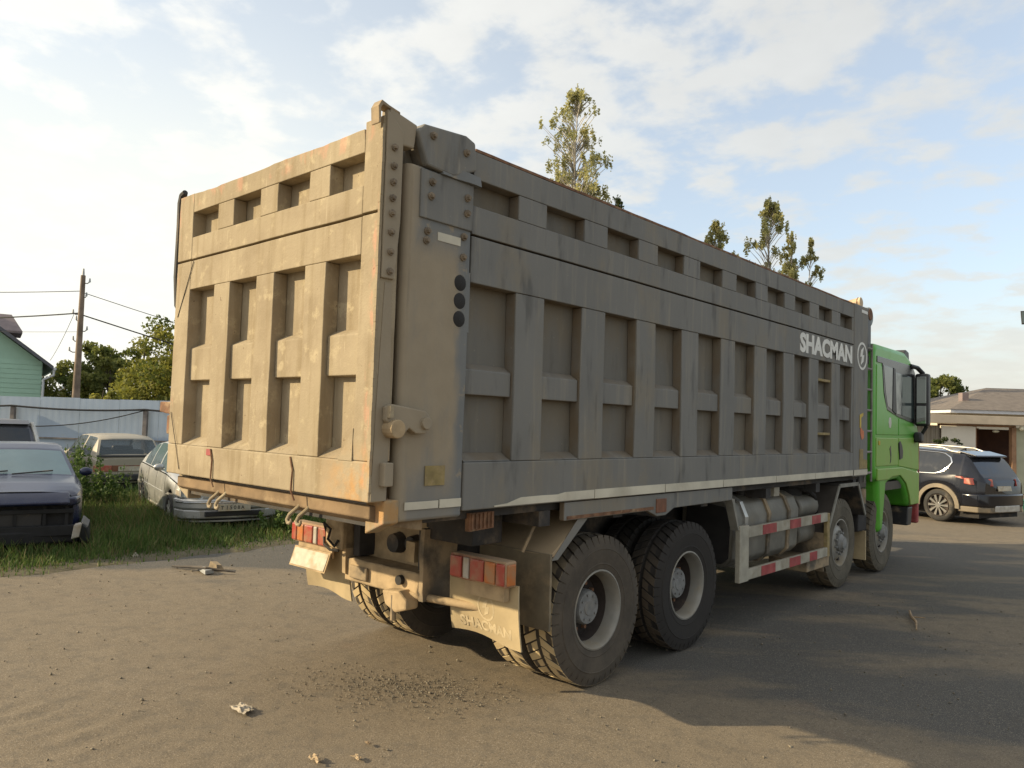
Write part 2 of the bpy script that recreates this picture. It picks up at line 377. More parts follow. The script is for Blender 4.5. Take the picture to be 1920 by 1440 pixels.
# ------------------------------------------------------------------ mesh helpers
class MB:
    def __init__(s): s.v = []; s.f = []
    def add(s, vs, fs):
        k = len(s.v); s.v += [tuple(x) for x in vs]; s.f += [tuple(i + k for i in f) for f in fs]; return s
    def box(s, x0, x1, y0, y1, z0, z1):
        return s.add([(x, y, z) for x in (x0, x1) for y in (y0, y1) for z in (z0, z1)],
                     [(0, 1, 3, 2), (4, 6, 7, 5), (0, 4, 5, 1), (2, 3, 7, 6), (0, 2, 6, 4), (1, 5, 7, 3)])
    def hexa(s, p):   # 8 points, same order as box
        return s.add(p, [(0, 1, 3, 2), (4, 6, 7, 5), (0, 4, 5, 1), (2, 3, 7, 6), (0, 2, 6, 4), (1, 5, 7, 3)])
    def prism(s, pts, axis, t0, t1):
        n = len(pts)
        mk = {'x': lambda a, b, t: (t, a, b), 'y': lambda a, b, t: (a, t, b), 'z': lambda a, b, t: (a, b, t)}[axis]
        vs = [mk(a, b, t0) for a, b in pts] + [mk(a, b, t1) for a, b in pts]
        fs = [tuple(range(n)), tuple(range(2 * n - 1, n - 1, -1))] + [(i, (i + 1) % n, n + (i + 1) % n, n + i) for i in range(n)]
        return s.add(vs, fs)
    def gridbox(s, x0, x1, y0, y1, z0, z1, step, disp=None):
        lo, hi = (x0, y0, z0), (x1, y1, z1)
        cnt = [max(1, int(round((hi[i] - lo[i]) / step))) for i in range(3)]
        key = {}; vs = []; fs = []
        def vid(i, j, k):
            if (i, j, k) not in key:
                p = [lo[a] + (hi[a] - lo[a]) * q / cnt[a] for a, q in enumerate((i, j, k))]
                if disp: p = disp(p)
                key[(i, j, k)] = len(vs); vs.append(tuple(p))
            return key[(i, j, k)]
        for a in range(3):
            b, c = (a + 1) % 3, (a + 2) % 3
            for side in (0, cnt[a]):
                for i in range(cnt[b]):
                    for j in range(cnt[c]):
                        q = []
                        for di, dj in ((0, 0), (1, 0), (1, 1), (0, 1)):
                            t = [0, 0, 0]; t[a] = side; t[b] = i + di; t[c] = j + dj; q.append(vid(*t))
                        fs.append(tuple(q) if side else tuple(reversed(q)))
        return s.add(vs, fs)
    def cyl(s, p0, p1, r0, r1=None, n=16, cap=True):
        p0, p1 = Vector(p0), Vector(p1); r1 = r0 if r1 is None else r1
        d = (p1 - p0).normalized(); a = d.orthogonal().normalized(); b = d.cross(a)
        vs = []
        for p, r in ((p0, r0), (p1, r1)):
            vs += [p + (a * math.cos(2 * PI * i / n) + b * math.sin(2 * PI * i / n)) * r for i in range(n)]
        fs = [(i, (i + 1) % n, n + (i + 1) % n, n + i) for i in range(n)]
        if cap: fs += [tuple(range(n - 1, -1, -1)), tuple(range(n, 2 * n))]
        return s.add(vs, fs)
    def tube(s, pts, r, n=8):
        pts = [Vector(p) for p in pts]; m = len(pts); vs = []; a = None
        rs = r if isinstance(r, (list, tuple)) else [r] * m
        for i, p in enumerate(pts):
            d = (pts[min(i + 1, m - 1)] - pts[max(i - 1, 0)]).normalized()
            a = d.orthogonal().normalized() if a is None else (a - d * a.dot(d)).normalized()
            b = d.cross(a)
            vs += [p + (a * math.cos(2 * PI * k / n) + b * math.sin(2 * PI * k / n)) * rs[i] for k in range(n)]
        fs = [(i * n + k, i * n + (k + 1) % n, (i + 1) * n + (k + 1) % n, (i + 1) * n + k) for i in range(m - 1) for k in range(n)]
        fs += [tuple(range(n - 1, -1, -1)), tuple(range((m - 1) * n, m * n))]
        return s.add(vs, fs)
    def lathe(s, prof, o, n=32, closed=False):   # axis = x ; prof (x, r)
        o = Vector(o); vs = []
        for x, r in prof:
            vs += [(o.x + x, o.y + r * math.cos(2 * PI * i / n), o.z + r * math.sin(2 * PI * i / n)) for i in range(n)]
        m = len(prof)
        fs = [(j * n + i, j * n + (i + 1) % n, (j + 1) % m * n + (i + 1) % n, (j + 1) % m * n + i) for j in range(m if closed else m - 1) for i in range(n)]
        return s.add(vs, fs)
    def ball(s, c, r, n=8, m=5, sc=(1, 1, 1), half=False):
        vs = []; fs = []; c = Vector(c)
        for j in range(m + 1):
            th = PI * j / m
            for i in range(n):
                vs.append((c.x + r * sc[0] * math.sin(th) * math.cos(2 * PI * i / n), c.y + r * sc[1] * math.sin(th) * math.sin(2 * PI * i / n), c.z + r * sc[2] * math.cos(th)))
        fs = [(j * n + i, j * n + (i + 1) % n, (j + 1) * n + (i + 1) % n, (j + 1) * n + i) for j in range(m) for i in range(n)]
        return s.add(vs, fs)
    def mirror_x(s, cx):
        k = len(s.v); s.v += [(2 * cx - x, y, z) for x, y, z in s.v]; s.f += [tuple(reversed([i + k for i in f])) for f in s.f]; return s

WO = {}     # object -> frame origin that its children's coordinates are measured from
def build(name, mb, mat, parent=None, bevel=0., seg=2, smooth=False, angle=35, label=None, kind=None, recalc=True, merge=True):
    vs = np.array(mb.v, float)
    ctr = (vs.min(0) + vs.max(0)) / 2 if parent is not None else np.zeros(3)
    if parent is None: ctr = np.array([(vs[:, 0].min() + vs[:, 0].max()) / 2, (vs[:, 1].min() + vs[:, 1].max()) / 2, vs[:, 2].min()])
    me = D.meshes.new(name)
    me.from_pydata((vs - ctr).tolist(), [], mb.f)
    bm = bmesh.new(); bm.from_mesh(me)
    if merge: bmesh.ops.remove_doubles(bm, verts=bm.verts, dist=1e-5)
    if recalc: bmesh.ops.recalc_face_normals(bm, faces=bm.faces)
    if smooth:
        for f in bm.faces: f.smooth = True
        if angle:
            for e in bm.edges:
                if len(e.link_faces) == 2 and e.calc_face_angle(0) > RAD(angle): e.smooth = False
    bm.to_mesh(me); bm.free()
    me.materials.append(M[mat] if isinstance(mat, str) else mat)
    o = D.objects.new(name, me); COL.objects.link(o)
    if parent is not None:
        o.parent = parent; po = WO.get(parent.name, Vector((0, 0, 0)))
        o.location = Vector(ctr) - po
    else:
        o.location = ctr
    WO[o.name] = Vector(ctr)
    if bevel:
        b = o.modifiers.new('bevel', 'BEVEL'); b.width = bevel; b.segments = seg; b.limit_method = 'ANGLE'; b.angle_limit = RAD(40)
        b.harden_normals = False
    if label: o['label'] = label
    if kind: o['kind'] = kind
    return o

def thing(name, label, cat, loc=(0, 0, 0), rz=0., group=None, world=True):
    o = D.objects.new(name, None); COL.objects.link(o)
    o.empty_display_size = .2
    o.location = loc; o.rotation_euler = (0, 0, rz)
    o['label'] = label; o['category'] = cat
    if group: o['group'] = group
    WO[o.name] = Vector(loc) if world else Vector((0, 0, 0))
    return o
def empty_part(name, parent, loc):
    o = D.objects.new(name, None); COL.objects.link(o); o.parent = parent
    o.empty_display_size = .1
    o.location = Vector(loc) - WO[parent.name]; WO[o.name] = Vector(loc); return o
def tag(o, label, cat, group=None, kind=None):
    o['label'] = label; o['category'] = cat
    if group: o['group'] = group
    if kind: o['kind'] = kind
    return o
def structure(o): o['kind'] = 'structure'; return o
def dup(o, parent, off):
    c = o.copy(); COL.objects.link(c); c.parent = parent; c.location = o.location + Vector(off); return c

def text_mb(txt, size, bold, extrude, fn, sx=1.0):
    """letters as a mesh; fn maps (u, v, w) of the text plane to the world"""
    cu = D.curves.new('t', 'FONT'); cu.body = txt; cu.size = size; cu.offset = bold; cu.extrude = extrude
    cu.align_x = 'CENTER'; cu.align_y = 'CENTER'; cu.resolution_u = 3
    o = D.objects.new('t', cu); COL.objects.link(o)
    dg = bpy.context.evaluated_depsgraph_get(); me = D.meshes.new_from_object(o.evaluated_get(dg))
    mb = MB(); mb.add([fn(v.co.x * sx, v.co.y, v.co.z) for v in me.vertices], [tuple(p.vertices) for p in me.polygons])
    D.objects.remove(o); D.curves.remove(cu); D.meshes.remove(me)
    return mb
def nz(p, s): return noise.noise(Vector(p) * s)

def fast_mesh(name, verts, faces, mat, tint=None, parent=None, loc=(0, 0, 0), smooth=False):
    """verts (n,3), faces (m,k) numpy arrays"""
    me = D.meshes.new(name); nv, nf, k = len(verts), len(faces), faces.shape[1]
    me.vertices.add(nv); me.vertices.foreach_set('co', np.asarray(verts, np.float32).ravel())
    me.loops.add(nf * k); me.loops.foreach_set('vertex_index', np.asarray(faces, np.int32).ravel())
    me.polygons.add(nf); me.polygons.foreach_set('loop_start', np.arange(0, nf * k, k, dtype=np.int32))
    me.polygons.foreach_set('loop_total', np.full(nf, k, np.int32))
    me.update(calc_edges=True); me.validate()
    if tint is not None:
        a = me.attributes.new('tint', 'FLOAT', 'FACE'); a.data.foreach_set('value', np.asarray(tint, np.float32))
    me.materials.append(mat)
    o = D.objects.new(name, me); COL.objects.link(o); o.location = loc
    if parent is not None: o.parent = parent
    return o

# ================================================================== SETTING
RV = Vector((math.cos(yaw), math.sin(yaw), 0)); DV = Vector((-math.sin(yaw), math.cos(yaw), 0))
def proj(P):
    d = np.asarray(P, float) - np.array(CAM_LOC)
    z = d @ np.array(fw)
    return 960 + FPX * (d @ np.array(rt)) / z, 720 - FPX * (d @ np.array(up)) / z, z

# ground: one sheet, finer and slightly uneven near the truck
def axis(lo, hi, fine_lo, fine_hi, st):
    a = list(np.arange(fine_lo, fine_hi + 1e-6, st)); x, s = fine_hi, st
    while x < hi: s *= 1.5; x += s; a.append(x)
    x, s = fine_lo, st
    while x > lo: s *= 1.5; x -= s; a.insert(0, x)
    return a
gx = axis(-900, 900, -8, 4.5, .07); gy = axis(-900, 900, -2.4, 9, .07)
def gz(x, y):
    if -12 < x < 8 and -6 < y < 16:
        v = noise.noise(Vector((x * .5, y * .5, 0))) * .008 + noise.noise(Vector((x * 2.6, y * 2.6, 5))) * .0015
        rut = math.exp(-((y + .75 - .30 * (x + 1.8)) / .30) ** 2) * math.exp(-((x + 2.0) / 1.5) ** 2)
        v += rut * (.016 * math.sin((x * .95 + y * .3) * 30 + 3 * abs(y + .75 - .30 * (x + 1.8))) * (.4 + abs(noise.noise(Vector((x * 3, y * 3, 1))))) + .006) +   .0025 * max(0, noise.noise(Vector((x * 5.5, y * 5.5, 9))) - .15)
        return v - .012
    return -.012
vs = [(x, y, gz(x, y)) for x in gx for y in gy]
ny = len(gy)
fs = np.array([(i * ny + j, (i + 1) * ny + j, (i + 1) * ny + j + 1, i * ny + j + 1) for i in range(len(gx) - 1) for j in range(ny - 1)])
gr = structure(fast_mesh('ground', np.array(vs), fs, M['ground']))
for p in gr.data.polygons: p.use_smooth = True

# earth strip under the grass, ragged towards the yard
def grass_edge(y): return -7.08 + .22 * noise.noise(Vector((0, y * .9, 3))) + .10 * noise.noise(Vector((0, y * 3.1, 8)))
sm = NT('earth'); sm.col(sm.mix(sm.noise(sm.pos, 3, 6), (.055, .048, .025), (.13, .105, .06))); sm.set(Roughness=.95); sm.bump(sm.noise(sm.pos, 20, 6), .6, .02)
ys = np.arange(-16, 22.01, .12)
ev = []
for y in ys:
    e = grass_edge(y) + .16
    ev += [(-60, y, .012), (e - .5, y, .016), (e - .12, y, .012), (e, y, -.014)]
ef = np.array([(i * 4 + k, (i + 1) * 4 + k, (i + 1) * 4 + k + 1, i * 4 + k + 1) for i in range(len(ys) - 1) for k in range(3)])
structure(fast_mesh('earth_verge', np.array(ev), ef, sm.m))

CARS = {'silver': (-10.72, 4.28, RAD(-13)), 'blue': (-10.2, 1.0, RAD(-14)), 'hatch': (-17.1, 4.9, RAD(174)),
        'van': (-18.0, 2.5, RAD(171)), 'suv': (-2.2, 18.6, RAD(160))}
def in_car(x, y, key, L=2.05, Wd=.66):
    cx, cy, h = CARS[key]; dx, dy = x - cx, y - cy
    a, b = dx * math.cos(h) + dy * math.sin(h), -dx * math.sin(h) + dy * math.cos(h)
    return (np.abs(a) < L) & (np.abs(b) < Wd)

def blades(n, xr, yr, hfun, wid, keep):
    x = rng.uniform(*xr, n); y = rng.uniform(*yr, n)
    k = keep(x, y); x, y = x[k], y[k]
    h = hfun(x, y); n = len(x)
    a = rng.uniform(0, 2 * PI, n); lean = rng.uniform(.05, .55, n) * h; la = rng.uniform(0, 2 * PI, n)
    w = rng.uniform(.6, 1.3, n) * wid
    V = np.zeros((n, 6, 3))
    for lv, (t, ww) in enumerate(((0, 1.), (.55, .75), (1., .12))):
        cx_ = x + np.cos(la) * lean * t * t; cy_ = y + np.sin(la) * lean * t * t; cz_ = h * t * (1 - .12 * t)
        for sd, sg in ((0, -1), (1, 1)):
            V[:, lv * 2 + sd] = np.stack([cx_ + np.cos(a) * w * ww * sg, cy_ + np.sin(a) * w * ww * sg, cz_ - (.03 if lv == 0 else 0)], -1)
    b = np.arange(n)[:, None] * 6
    F = np.concatenate([b + np.array([0, 1, 3, 2]), b + np.array([2, 3, 5, 4])])
    tint = np.tile(np.clip(rng.normal(.42, .24, n), 0, 1), 2)
    return V.reshape(-1, 3), F, tint
def keep_near(x, y):
    e = np.array([grass_edge(v) for v in y])
    px_, py_, z_ = proj(np.stack([x, y, np.zeros_like(x)], -1))
    return (x < e + rng.normal(-.08, .17, len(x))) & (px_ > -60) & (px_ < 700) & (z_ < 21.9) & ~in_car(x, y, 'silver') & ~in_car(x, y, 'blue') & ~in_car(x, y, 'hatch')
def hg(x, y):
    e = np.array([grass_edge(v) for v in y]); d = np.clip((e - x), 0, 3)
    nn = np.array([noise.noise(Vector((a * .9, b * .9, 2))) for a, b in zip(x, y)])
    return (.06 + .21 * np.clip(d / 1.2, 0, 1) + .05 * np.clip((d - 1) / 2, 0, 1)) * rng.uniform(.45, 1.15, len(x)) * (1 + .45 * nn)
M['grass'] = leaf_mat('grass_blades', (.055, .11, .022), (.19, .245, .07), .4)
M['drygrass'] = leaf_mat('dry_stalks', (.14, .12, .05), (.30, .24, .11), .3)
V1, F1, T1 = blades(95000, (-12.5, -6.7), (-6, 9), hg, .008, keep_near)
V2, F2, T2 = blades(50000, (-25, -12.5), (-8, 13), lambda x, y: hg(x, y) * 1.15, .014, keep_near)
tag(fast_mesh('grass', np.concatenate([V1, V2]), np.concatenate([F1, F2 + len(V1)]), M['grass'], np.concatenate([T1, T2])),
    'uncut green grass growing round the parked wrecks', 'grass', kind='stuff')
V3, F3, T3 = blades(15000, (-13, -6.9), (-6, 9), lambda x, y: hg(x, y) * 1.35, .005, keep_near)
tag(fast_mesh('dry_grass', V3, F3, M['drygrass'], T3), 'dry straw stalks standing among the green grass', 'grass', kind='stuff')

# gravel and grit lying on the yard
def stones(n, fn, smin, smax, name, mat, label, cat):
    o8 = np.array([(1, 0, 0), (-1, 0, 0), (0, 1, 0), (0, -1, 0), (0, 0, 1), (0, 0, -1)], float)
    tri = np.array([(0, 2, 4), (2, 1, 4), (1, 3, 4), (3, 0, 4), (2, 0, 5), (1, 2, 5), (3, 1, 5), (0, 3, 5)])
    V = []; F = []
    for i in range(n):
        x, y = fn(); s = smin + (smax - smin) * random.random() ** 3
        q = o8 * (s * rng.uniform(.6, 1.3, 3) * (1, 1, .7)); q = q + rng.normal(0, s * .18, q.shape)
        a = random.uniform(0, PI); c, sn = math.cos(a), math.sin(a)
        q = np.stack([q[:, 0] * c - q[:, 1] * sn + x, q[:, 0] * sn + q[:, 1] * c + y, q[:, 2] + s * .3 - .008], -1)
        V.append(q); F.append(tri + i * 6)
    return tag(fast_mesh(name, np.concatenate(V), np.concatenate(F), mat), label, cat, kind='stuff')
M['stone'] = simple('grit', (.19, .162, .12), .95, 0, .45, 30)
def gp1():
    a = random.gauss(0, .42); b = random.gauss(0, .24); return -.98 + a * .78 - b * .5, 1.15 + a * .55 + b * .7
def gp2(): return random.uniform(-7, 4.2), random.uniform(-1.6, 8)
stones(1900, gp1, .003, .010, 'gravel', M['stone'], 'patch of loose grey gravel on the asphalt behind the truck', 'gravel')
stones(2600, gp2, .003, .014, 'grit', M['stone'], 'fine grit and small stones scattered over the yard', 'grit')

# ------------------------------------------------------------------ fence
M['fence'] = simple('pale_blue_sheet', (.34, .41, .50), .55, 0, .05, 2, dust=.08, dustcol=(.40, .38, .33))
M['fencepost'] = simple('rusty_grey_post', (.19, .165, .15), .8, 0, .25, 5)
M['cable'] = simple('black_cable', (.015, .015, .016), .6)
FN = RV.cross(Vector((0, 0, 1)))     # towards the yard
FP0 = Vector((-22.44, 3.85, 0)); FU = RV
fence = thing('sheet_fence', 'pale blue corrugated sheet metal fence behind the parked wrecks', 'fence', FP0, math.atan2(FU.y, FU.x), world=False)
def corr_panel(x0, x1, z0, z1, pitch, dep, t=.004):
    pts = []; x = x0
    while x < x1 - 1e-6:
        pts += [(x, 0), (x + pitch * .40, 0), (x + pitch * .5, -dep), (x + pitch * .9, -dep)]; x += pitch
    pts = [(min(a, x1), b) for a, b in pts] + [(x1, 0)]
    m = MB(); n = len(pts)
    m.add([(a, b, z0) for a, b in pts] + [(a, b, z1) for a, b in pts], [(i, i + 1, n + i + 1, n + i) for i in range(n - 1)]); return m
x = -9.2; i = 0
while x < 15:
    dz = .012 * math.sin(i * 2.3)
    build('fence_panel', corr_panel(x, x + 1.146, .12 + dz, 2.27 + dz, .191, .0008), 'fence', fence); x += 1.15; i += 1
for k in range(-2, 4):
    s = .45 + k * 3.82
    build('fence_post', MB().box(s - .06, s + .06, -.165, -.065, 0, 2.02), 'fencepost', fence, bevel=.006)
for zz in (.45, 1.08):
    build('fence_rail', MB().box(-9.2, 15, -.062, -.024, zz, zz + .04), 'fencepost', fence)
def sag(p, q, s, n=14):
    p, q = Vector(p), Vector(q); return [p.lerp(q, i / n) - Vector((0, 0, 4 * s * (i / n) * (1 - i / n))) for i in range(n + 1)]
def fpt(s, z, off=.19): return FP0 + FU * s + FN * off + Vector((0, 0, z))
cb = MB()
for a, b in ((-3.4, .45), (.45, 4.27), (4.27, 8.1)):
    cb.tube(sag(fpt(a, 2.0), fpt(b, 2.0), .07), .028, 6)
tag(build('hanging_cable', cb, 'cable'), 'thick black cable slung along the top of the pale fence', 'cable')
cb = MB().tube(sag(fpt(4.27, 1.98), fpt(.8, 1.42), .14), .015, 6)
tag(build('hanging_wire', cb, 'cable'), 'thin wire sagging from the fence post down across the pale fence', 'wire')

# ------------------------------------------------------------------ trees
def leaf_cloud(n, pts_fn, size, flat=.4):
    """n leaf-sized quads; pts_fn(n) -> positions and tint"""
    P, T = pts_fn(n); n = len(P)
    u = rng.normal(size=(n, 3)); u /= np.linalg.norm(u, axis=1)[:, None]
    v = rng.normal(size=(n, 3)); v -= (v * u).sum(1)[:, None] * u; v /= np.linalg.norm(v, axis=1)[:, None]
    s = size * rng.uniform(.55, 1.35, n)[:, None]
    V = np.stack([P - u * s, P + v * s * .6, P + u * s, P - v * s * .6], 1).reshape(-1, 3)
    F = np.arange(n * 4).reshape(-1, 4)
    return V, F, T
def clumps(cl, spread=.9):
    """cl: list of (x,y,z,rx,ry,rz,tint)"""
    cl = np.array(cl); vol = (cl[:, 3] * cl[:, 4] * cl[:, 5]) ** .75; pr_ = vol / vol.sum()
    def fn(n):
        k = rng.choice(len(cl), n, p=pr_); d = rng.normal(size=(n, 3)); d /= np.linalg.norm(d, axis=1)[:, None]
        r = rng.uniform(0, 1, n) ** (1 / 2.0); q = cl[k]
        P = q[:, :3] + d * r[:, None] * q[:, 3:6] * spread
        return P, np.clip(q[:, 6] + rng.normal(0, .14, n), 0, 1)
    return fn
M['bark'] = simple('bark', (.09, .07, .05), .9, 0, .3, 8)
M['birchbark'] = simple('birch_bark', (.42, .39, .34), .8, 0, .5, 3)
M['leaf_a'] = leaf_mat('mid_green_leaves', (.10, .13, .035), (.27, .27, .07), .5)
M['leaf_b'] = leaf_mat('yellow_green_leaves', (.11, .135, .028), (.33, .31, .06), .45)
M['leaf_birch'] = leaf_mat('birch_leaves', (.31, .32, .14), (.56, .51, .22), .65)
M['leaf_d'] = leaf_mat('dark_green_leaves', (.028, .05, .014), (.085, .10, .03), .3)
def tree(name, label, base, h, cl, mat, n, size, trunk_r, bark='bark', group=None, cat='tree'):
    t = thing(name, label, cat, (base[0], base[1], 0), 0, group, world=False)
    V, F, T = leaf_cloud(n, clumps(cl), size)
    fast_mesh('crown', V, F, M[mat], T, t)
    m = MB(); top = h * .93
    m.tube([(0.03 * math.sin(i * 1.7) * i * .3, .03 * math.cos(i * 2.1) * i * .3, top * i / 8) for i in range(9)], [trunk_r * (1 - .9 * i / 8) + .01 for i in range(9)], 7)
    for (x, y, z, rx, ry, rz, tt) in cl:
        z0 = max(.15 * h, z - math.hypot(x, y) * .9 - .2)
        m.tube([(0, 0, z0), (x * .5, y * .5, z0 + (z - z0) * .6), (x, y, z)], [trunk_r * .2 * max(.12, 1 - z0 / h) + .005, trunk_r * .10 + .004, .004], 4)
    build('trunk', m, bark, t, smooth=True, angle=0)
    return t
def round_crown(h, r, n, zlo=.25, seed=0, t0=.45, skew=(0, 0)):
    R_ = random.Random(seed); out = []
    for i in range(n):
        f = R_.random(); z = h * (zlo + (0.97 - zlo) * f)
        rr = r * math.sqrt(max(.05, 1 - ((f - .35) / .70) ** 2)) * R_.uniform(.3, .95); a = R_.uniform(0, 2 * PI)
        s = r * R_.uniform(.26, .46) * (1.05 - .45 * f)
        out.append((rr * math.cos(a) + skew[0] * f, rr * math.sin(a) + skew[1] * f, z, s, s, s * .8, R_.gauss(t0, .24)))
    return out
def birch_crown(h, r, z0, n, seed=0, lean=0., t0=.5):
    """limbs with hanging strands of leaf clumps, open towards the top"""
    R_ = random.Random(seed); out = []
    for i in range(max(10, n // 5)):
        f = R_.random() ** .8; z = z0 + (h - z0) * f
        L = r * min(1.0, (1 - f) * (h - z0) / 2.8) ** .8 * R_.uniform(.45, 1.15) + .10
        a = R_.uniform(0, 2 * PI); tw = R_.gauss(t0, .2)
        for k in range(5):
            u = .40 + .60 * k / 4; d = L * u; zz = z + .35 * L * math.sin(u * 2.2) - .20 * L * u
            s = (.13 + .04 * r) * R_.uniform(.55, 1.2) * (1.05 - .45 * f)
            out.append((d * math.cos(a) + R_.gauss(0, .08), d * math.sin(a) + lean * f + R_.gauss(0, .08), zz - s * 1.2, s, s, s * R_.uniform(1.4, 3.6), tw + R_.gauss(0, .1)))
    for k in range(5): out.append((0, lean, h - .25 * k, .08 + .03 * k, .08 + .03 * k, .22, t0))
    return out
def at(pxx, depth):      # ground point seen in column pxx at a given distance
    q = CAM_LOC + DV * depth + RV * ((pxx - 960) / FPX * depth); return (q.x, q.y)

tree('birch_tree', 'tall slender birch with drooping yellow-green twigs rising behind the truck body', at(1068, 40), 20.0,
     birch_crown(20.2, 2.0, 11.5, 330, 3), 'leaf_birch', 12500, .07, .20, 'birchbark')
tree('sapling_tip', 'thin dark sapling tip just showing above the side of the truck body', at(1150, 38), 13.3,
     birch_crown(13.6, .45, 9.6, 50, 5), 'leaf_d', 500, .085, .07, 'bark')
tree('birch_tree', 'short round-topped young birch left of the pointed pair above the truck', at(1342, 41), 13.4,
     birch_crown(13.3, 1.25, 9.0, 120, 8, t0=.45), 'leaf_birch', 4200, .075, .12, 'birchbark')
tree('birch_tree', 'pointed birch with a thin spire top above the front half of the truck body', at(1440, 41), 14.6,
     birch_crown(14.7, 1.5, 8.5, 170, 12), 'leaf_birch', 6500, .075, .14, 'birchbark')
tree('birch_tree', 'loose bushy birch standing between the spire birch and the leaning one', at(1482, 42), 12.9,
     birch_crown(13.0, 1.05, 8.4, 95, 15, t0=.4), 'leaf_birch', 3200, .075, .12, 'birchbark')
tree('birch_tree', 'outermost sparse birch leaning towards the truck cab above the body', at(1517, 42), 12.7,
     birch_crown(12.7, .75, 8.6, 60, 21), 'leaf_birch', 1900, .075, .10, 'birchbark')
tree('broadleaf_tree', 'sunlit yellow-green tree partly hidden by the tailgate', at(330, 30), 6.4, round_crown(6.4, 2.2, 46, .3, 31, .55), 'leaf_b', 11000, .085, .14)
tree('broadleaf_tree', 'lower yellow-green tree left of the tailgate tree behind the fence', at(268, 31), 4.7, round_crown(4.75, 1.5, 30, .3, 33, .5), 'leaf_b', 6000, .085, .12)
tree('broadleaf_tree', 'mid green tree just beyond the utility pole', at(205, 36), 4.9, round_crown(5.0, 1.7, 36, .25, 35, .4), 'leaf_a', 6500, .10, .13)
tree('broadleaf_tree', 'dark rounded tree with a pointed top beside the utility pole', at(178, 40), 5.6, round_crown(5.5, 1.7, 32, .25, 37, .3), 'leaf_a', 6000, .11, .13)
tree('broadleaf_tree', 'low spreading tree between the green house and the utility pole', at(122, 44), 4.6, round_crown(4.7, 1.9, 34, .3, 39, .4), 'leaf_a', 6000, .12, .13)
tree('garden_bush', 'low orange-tinged bush peeping over the pale fence', at(196, 27), 2.85, round_crown(2.85, .75, 16, .4, 41, .8), 'leaf_b', 1800, .07, .05, cat='bush')
tree('distant_bush', 'small dark bush right of the green house downpipe', at(92, 50), 3.2, round_crown(3.3, .9, 14, .3, 43, .3), 'leaf_d', 1500, .12, .06, cat='bush')
tree('broadleaf_tree', 'dark green rounded tree beyond the truck mirror and the garage', at(1766, 45), 5.5, round_crown(5.5, 1.9, 70, .25, 45, .35), 'leaf_a', 14000, .11, .14)

fw_ = []
for i in range(420):
    a = RAD(random.uniform(-78, 78)); d = random.uniform(105, 150)
    c_ = CAM_LOC + DV * (d * math.cos(a)) + RV * (d * math.sin(a)); hh = random.uniform(2.2, 4.1)
    fw_.append((c_.x, c_.y, hh * .5, 3.2, 3.2, hh * .55, random.gauss(.35, .15)))
V, F, T = leaf_cloud(26000, clumps(fw_, 1.0), .38)
tag(fast_mesh('distant_woods', V, F, M['leaf_a'], T), 'far low belt of green bushes and trees beyond the houses', 'woods', kind='stuff')
def weed(base, h, n, label, seed):
    R_ = random.Random(seed); t = thing('tall_weed', label, 'weed', (base[0], base[1], 0), 0, None, world=False)
    st = MB(); cl = []
    for i in range(n):
        a = R_.uniform(0, 2 * PI); d = R_.uniform(0, .38); hh = h * R_.uniform(.6, 1); bx, by = d * math.cos(a), d * math.sin(a)
        tx, ty = bx * 1.5, by * 1.5
        st.tube([(bx, by, 0), ((bx + tx) / 2, (by + ty) / 2, hh * .5), (tx, ty, hh)], [.007, .006, .003], 4)
        for k in range(7):
            f = .25 + .75 * k / 7; cl.append((bx + (tx - bx) * f, by + (ty - by) * f, hh * f, .10 * (1.1 - .5 * f), .10 * (1.1 - .5 * f), .07, R_.gauss(.35, .15)))
    V, F, T = leaf_cloud(260 * n // 3, clumps(cl), .035)
    fast_mesh('foliage', V, F, M['grass'], T, t); build('stem', st, 'grass', t)
gq = at(160, 15.0); weed(gq, 1.45, 16, 'tallest clump of dark green weeds beside the beige hatchback', 3)
gq = at(205, 14.6); weed(gq, 1.15, 14, 'green weeds standing in front of the beige hatchback side window', 5)
gq = at(135, 14.5); weed(gq, .85, 9, 'low clump of weeds nearest the wrecked blue car mirror', 7)
gq = at(545, 12.5); weed(gq, .45, 7, 'small tuft of weeds beyond the truck tail light', 9)

# ------------------------------------------------------------------ utility pole
M['polewood'] = simple('weathered_wood', (.20, .15, .11), .9, 0, .3, 3)
M['insul'] = simple('grey_insulator', (.35, .36, .36), .5)
PX = Vector((-22.93, 5.98, 0))
pole = thing('utility_pole', 'weathered wooden utility pole carrying wires behind the fence', 'pole', PX)
build('pole', MB().tube([PX + Vector((0, 0, z)) for z in (0, 2, 4, 6.2)], [.125, .115, .09, .07], 12), 'polewood', pole, smooth=True, angle=40)
build('pole_cap', MB().cyl(PX + Vector((0, 0, 6.2)), PX + Vector((0, 0, 6.42)), .045, .025, 8), 'insul', pole)
def hook(off, z, l):
    a = PX + RV * off * .08 + Vector((0, 0, z)); b = PX + RV * off * l + Vector((0, 0, z + .05))
    h = build('bracket', MB().tube([a, (a + b) / 2 - Vector((0, 0, .03)), b], .016, 6), 'fencepost', pole)
    build('insulator', MB().cyl(b - Vector((0, 0, .01)), b + Vector((0, 0, .11)), .035, .02, 8), 'insul', h); return b
hook(1, 5.95, .22); hook(1, 5.5, .14); hook(-1, 4.95, .25); hook(-1, 4.75, .14); hook(1, 4.42, .22); hook(-1, 4.1, .2); hook(-1, 3.75, .3)
def wire(pts, r, label):
    m = MB()
    for a, b, s in pts: m.tube(sag(a, b, s), r, 5)
    return tag(build('overhead_wire', m, 'cable'), label, 'wire')
def dpt(pxx, pyy, dd):
    q = CAM_LOC + (fw + rt * ((pxx - 960) / FPX) + up * ((720 - pyy) / FPX)) * dd; return q
wire([(PX + Vector((0, 0, 5.7)), dpt(-400, 535, 26), .12)], .012, 'thin upper wire running from the pole towards the green house side')
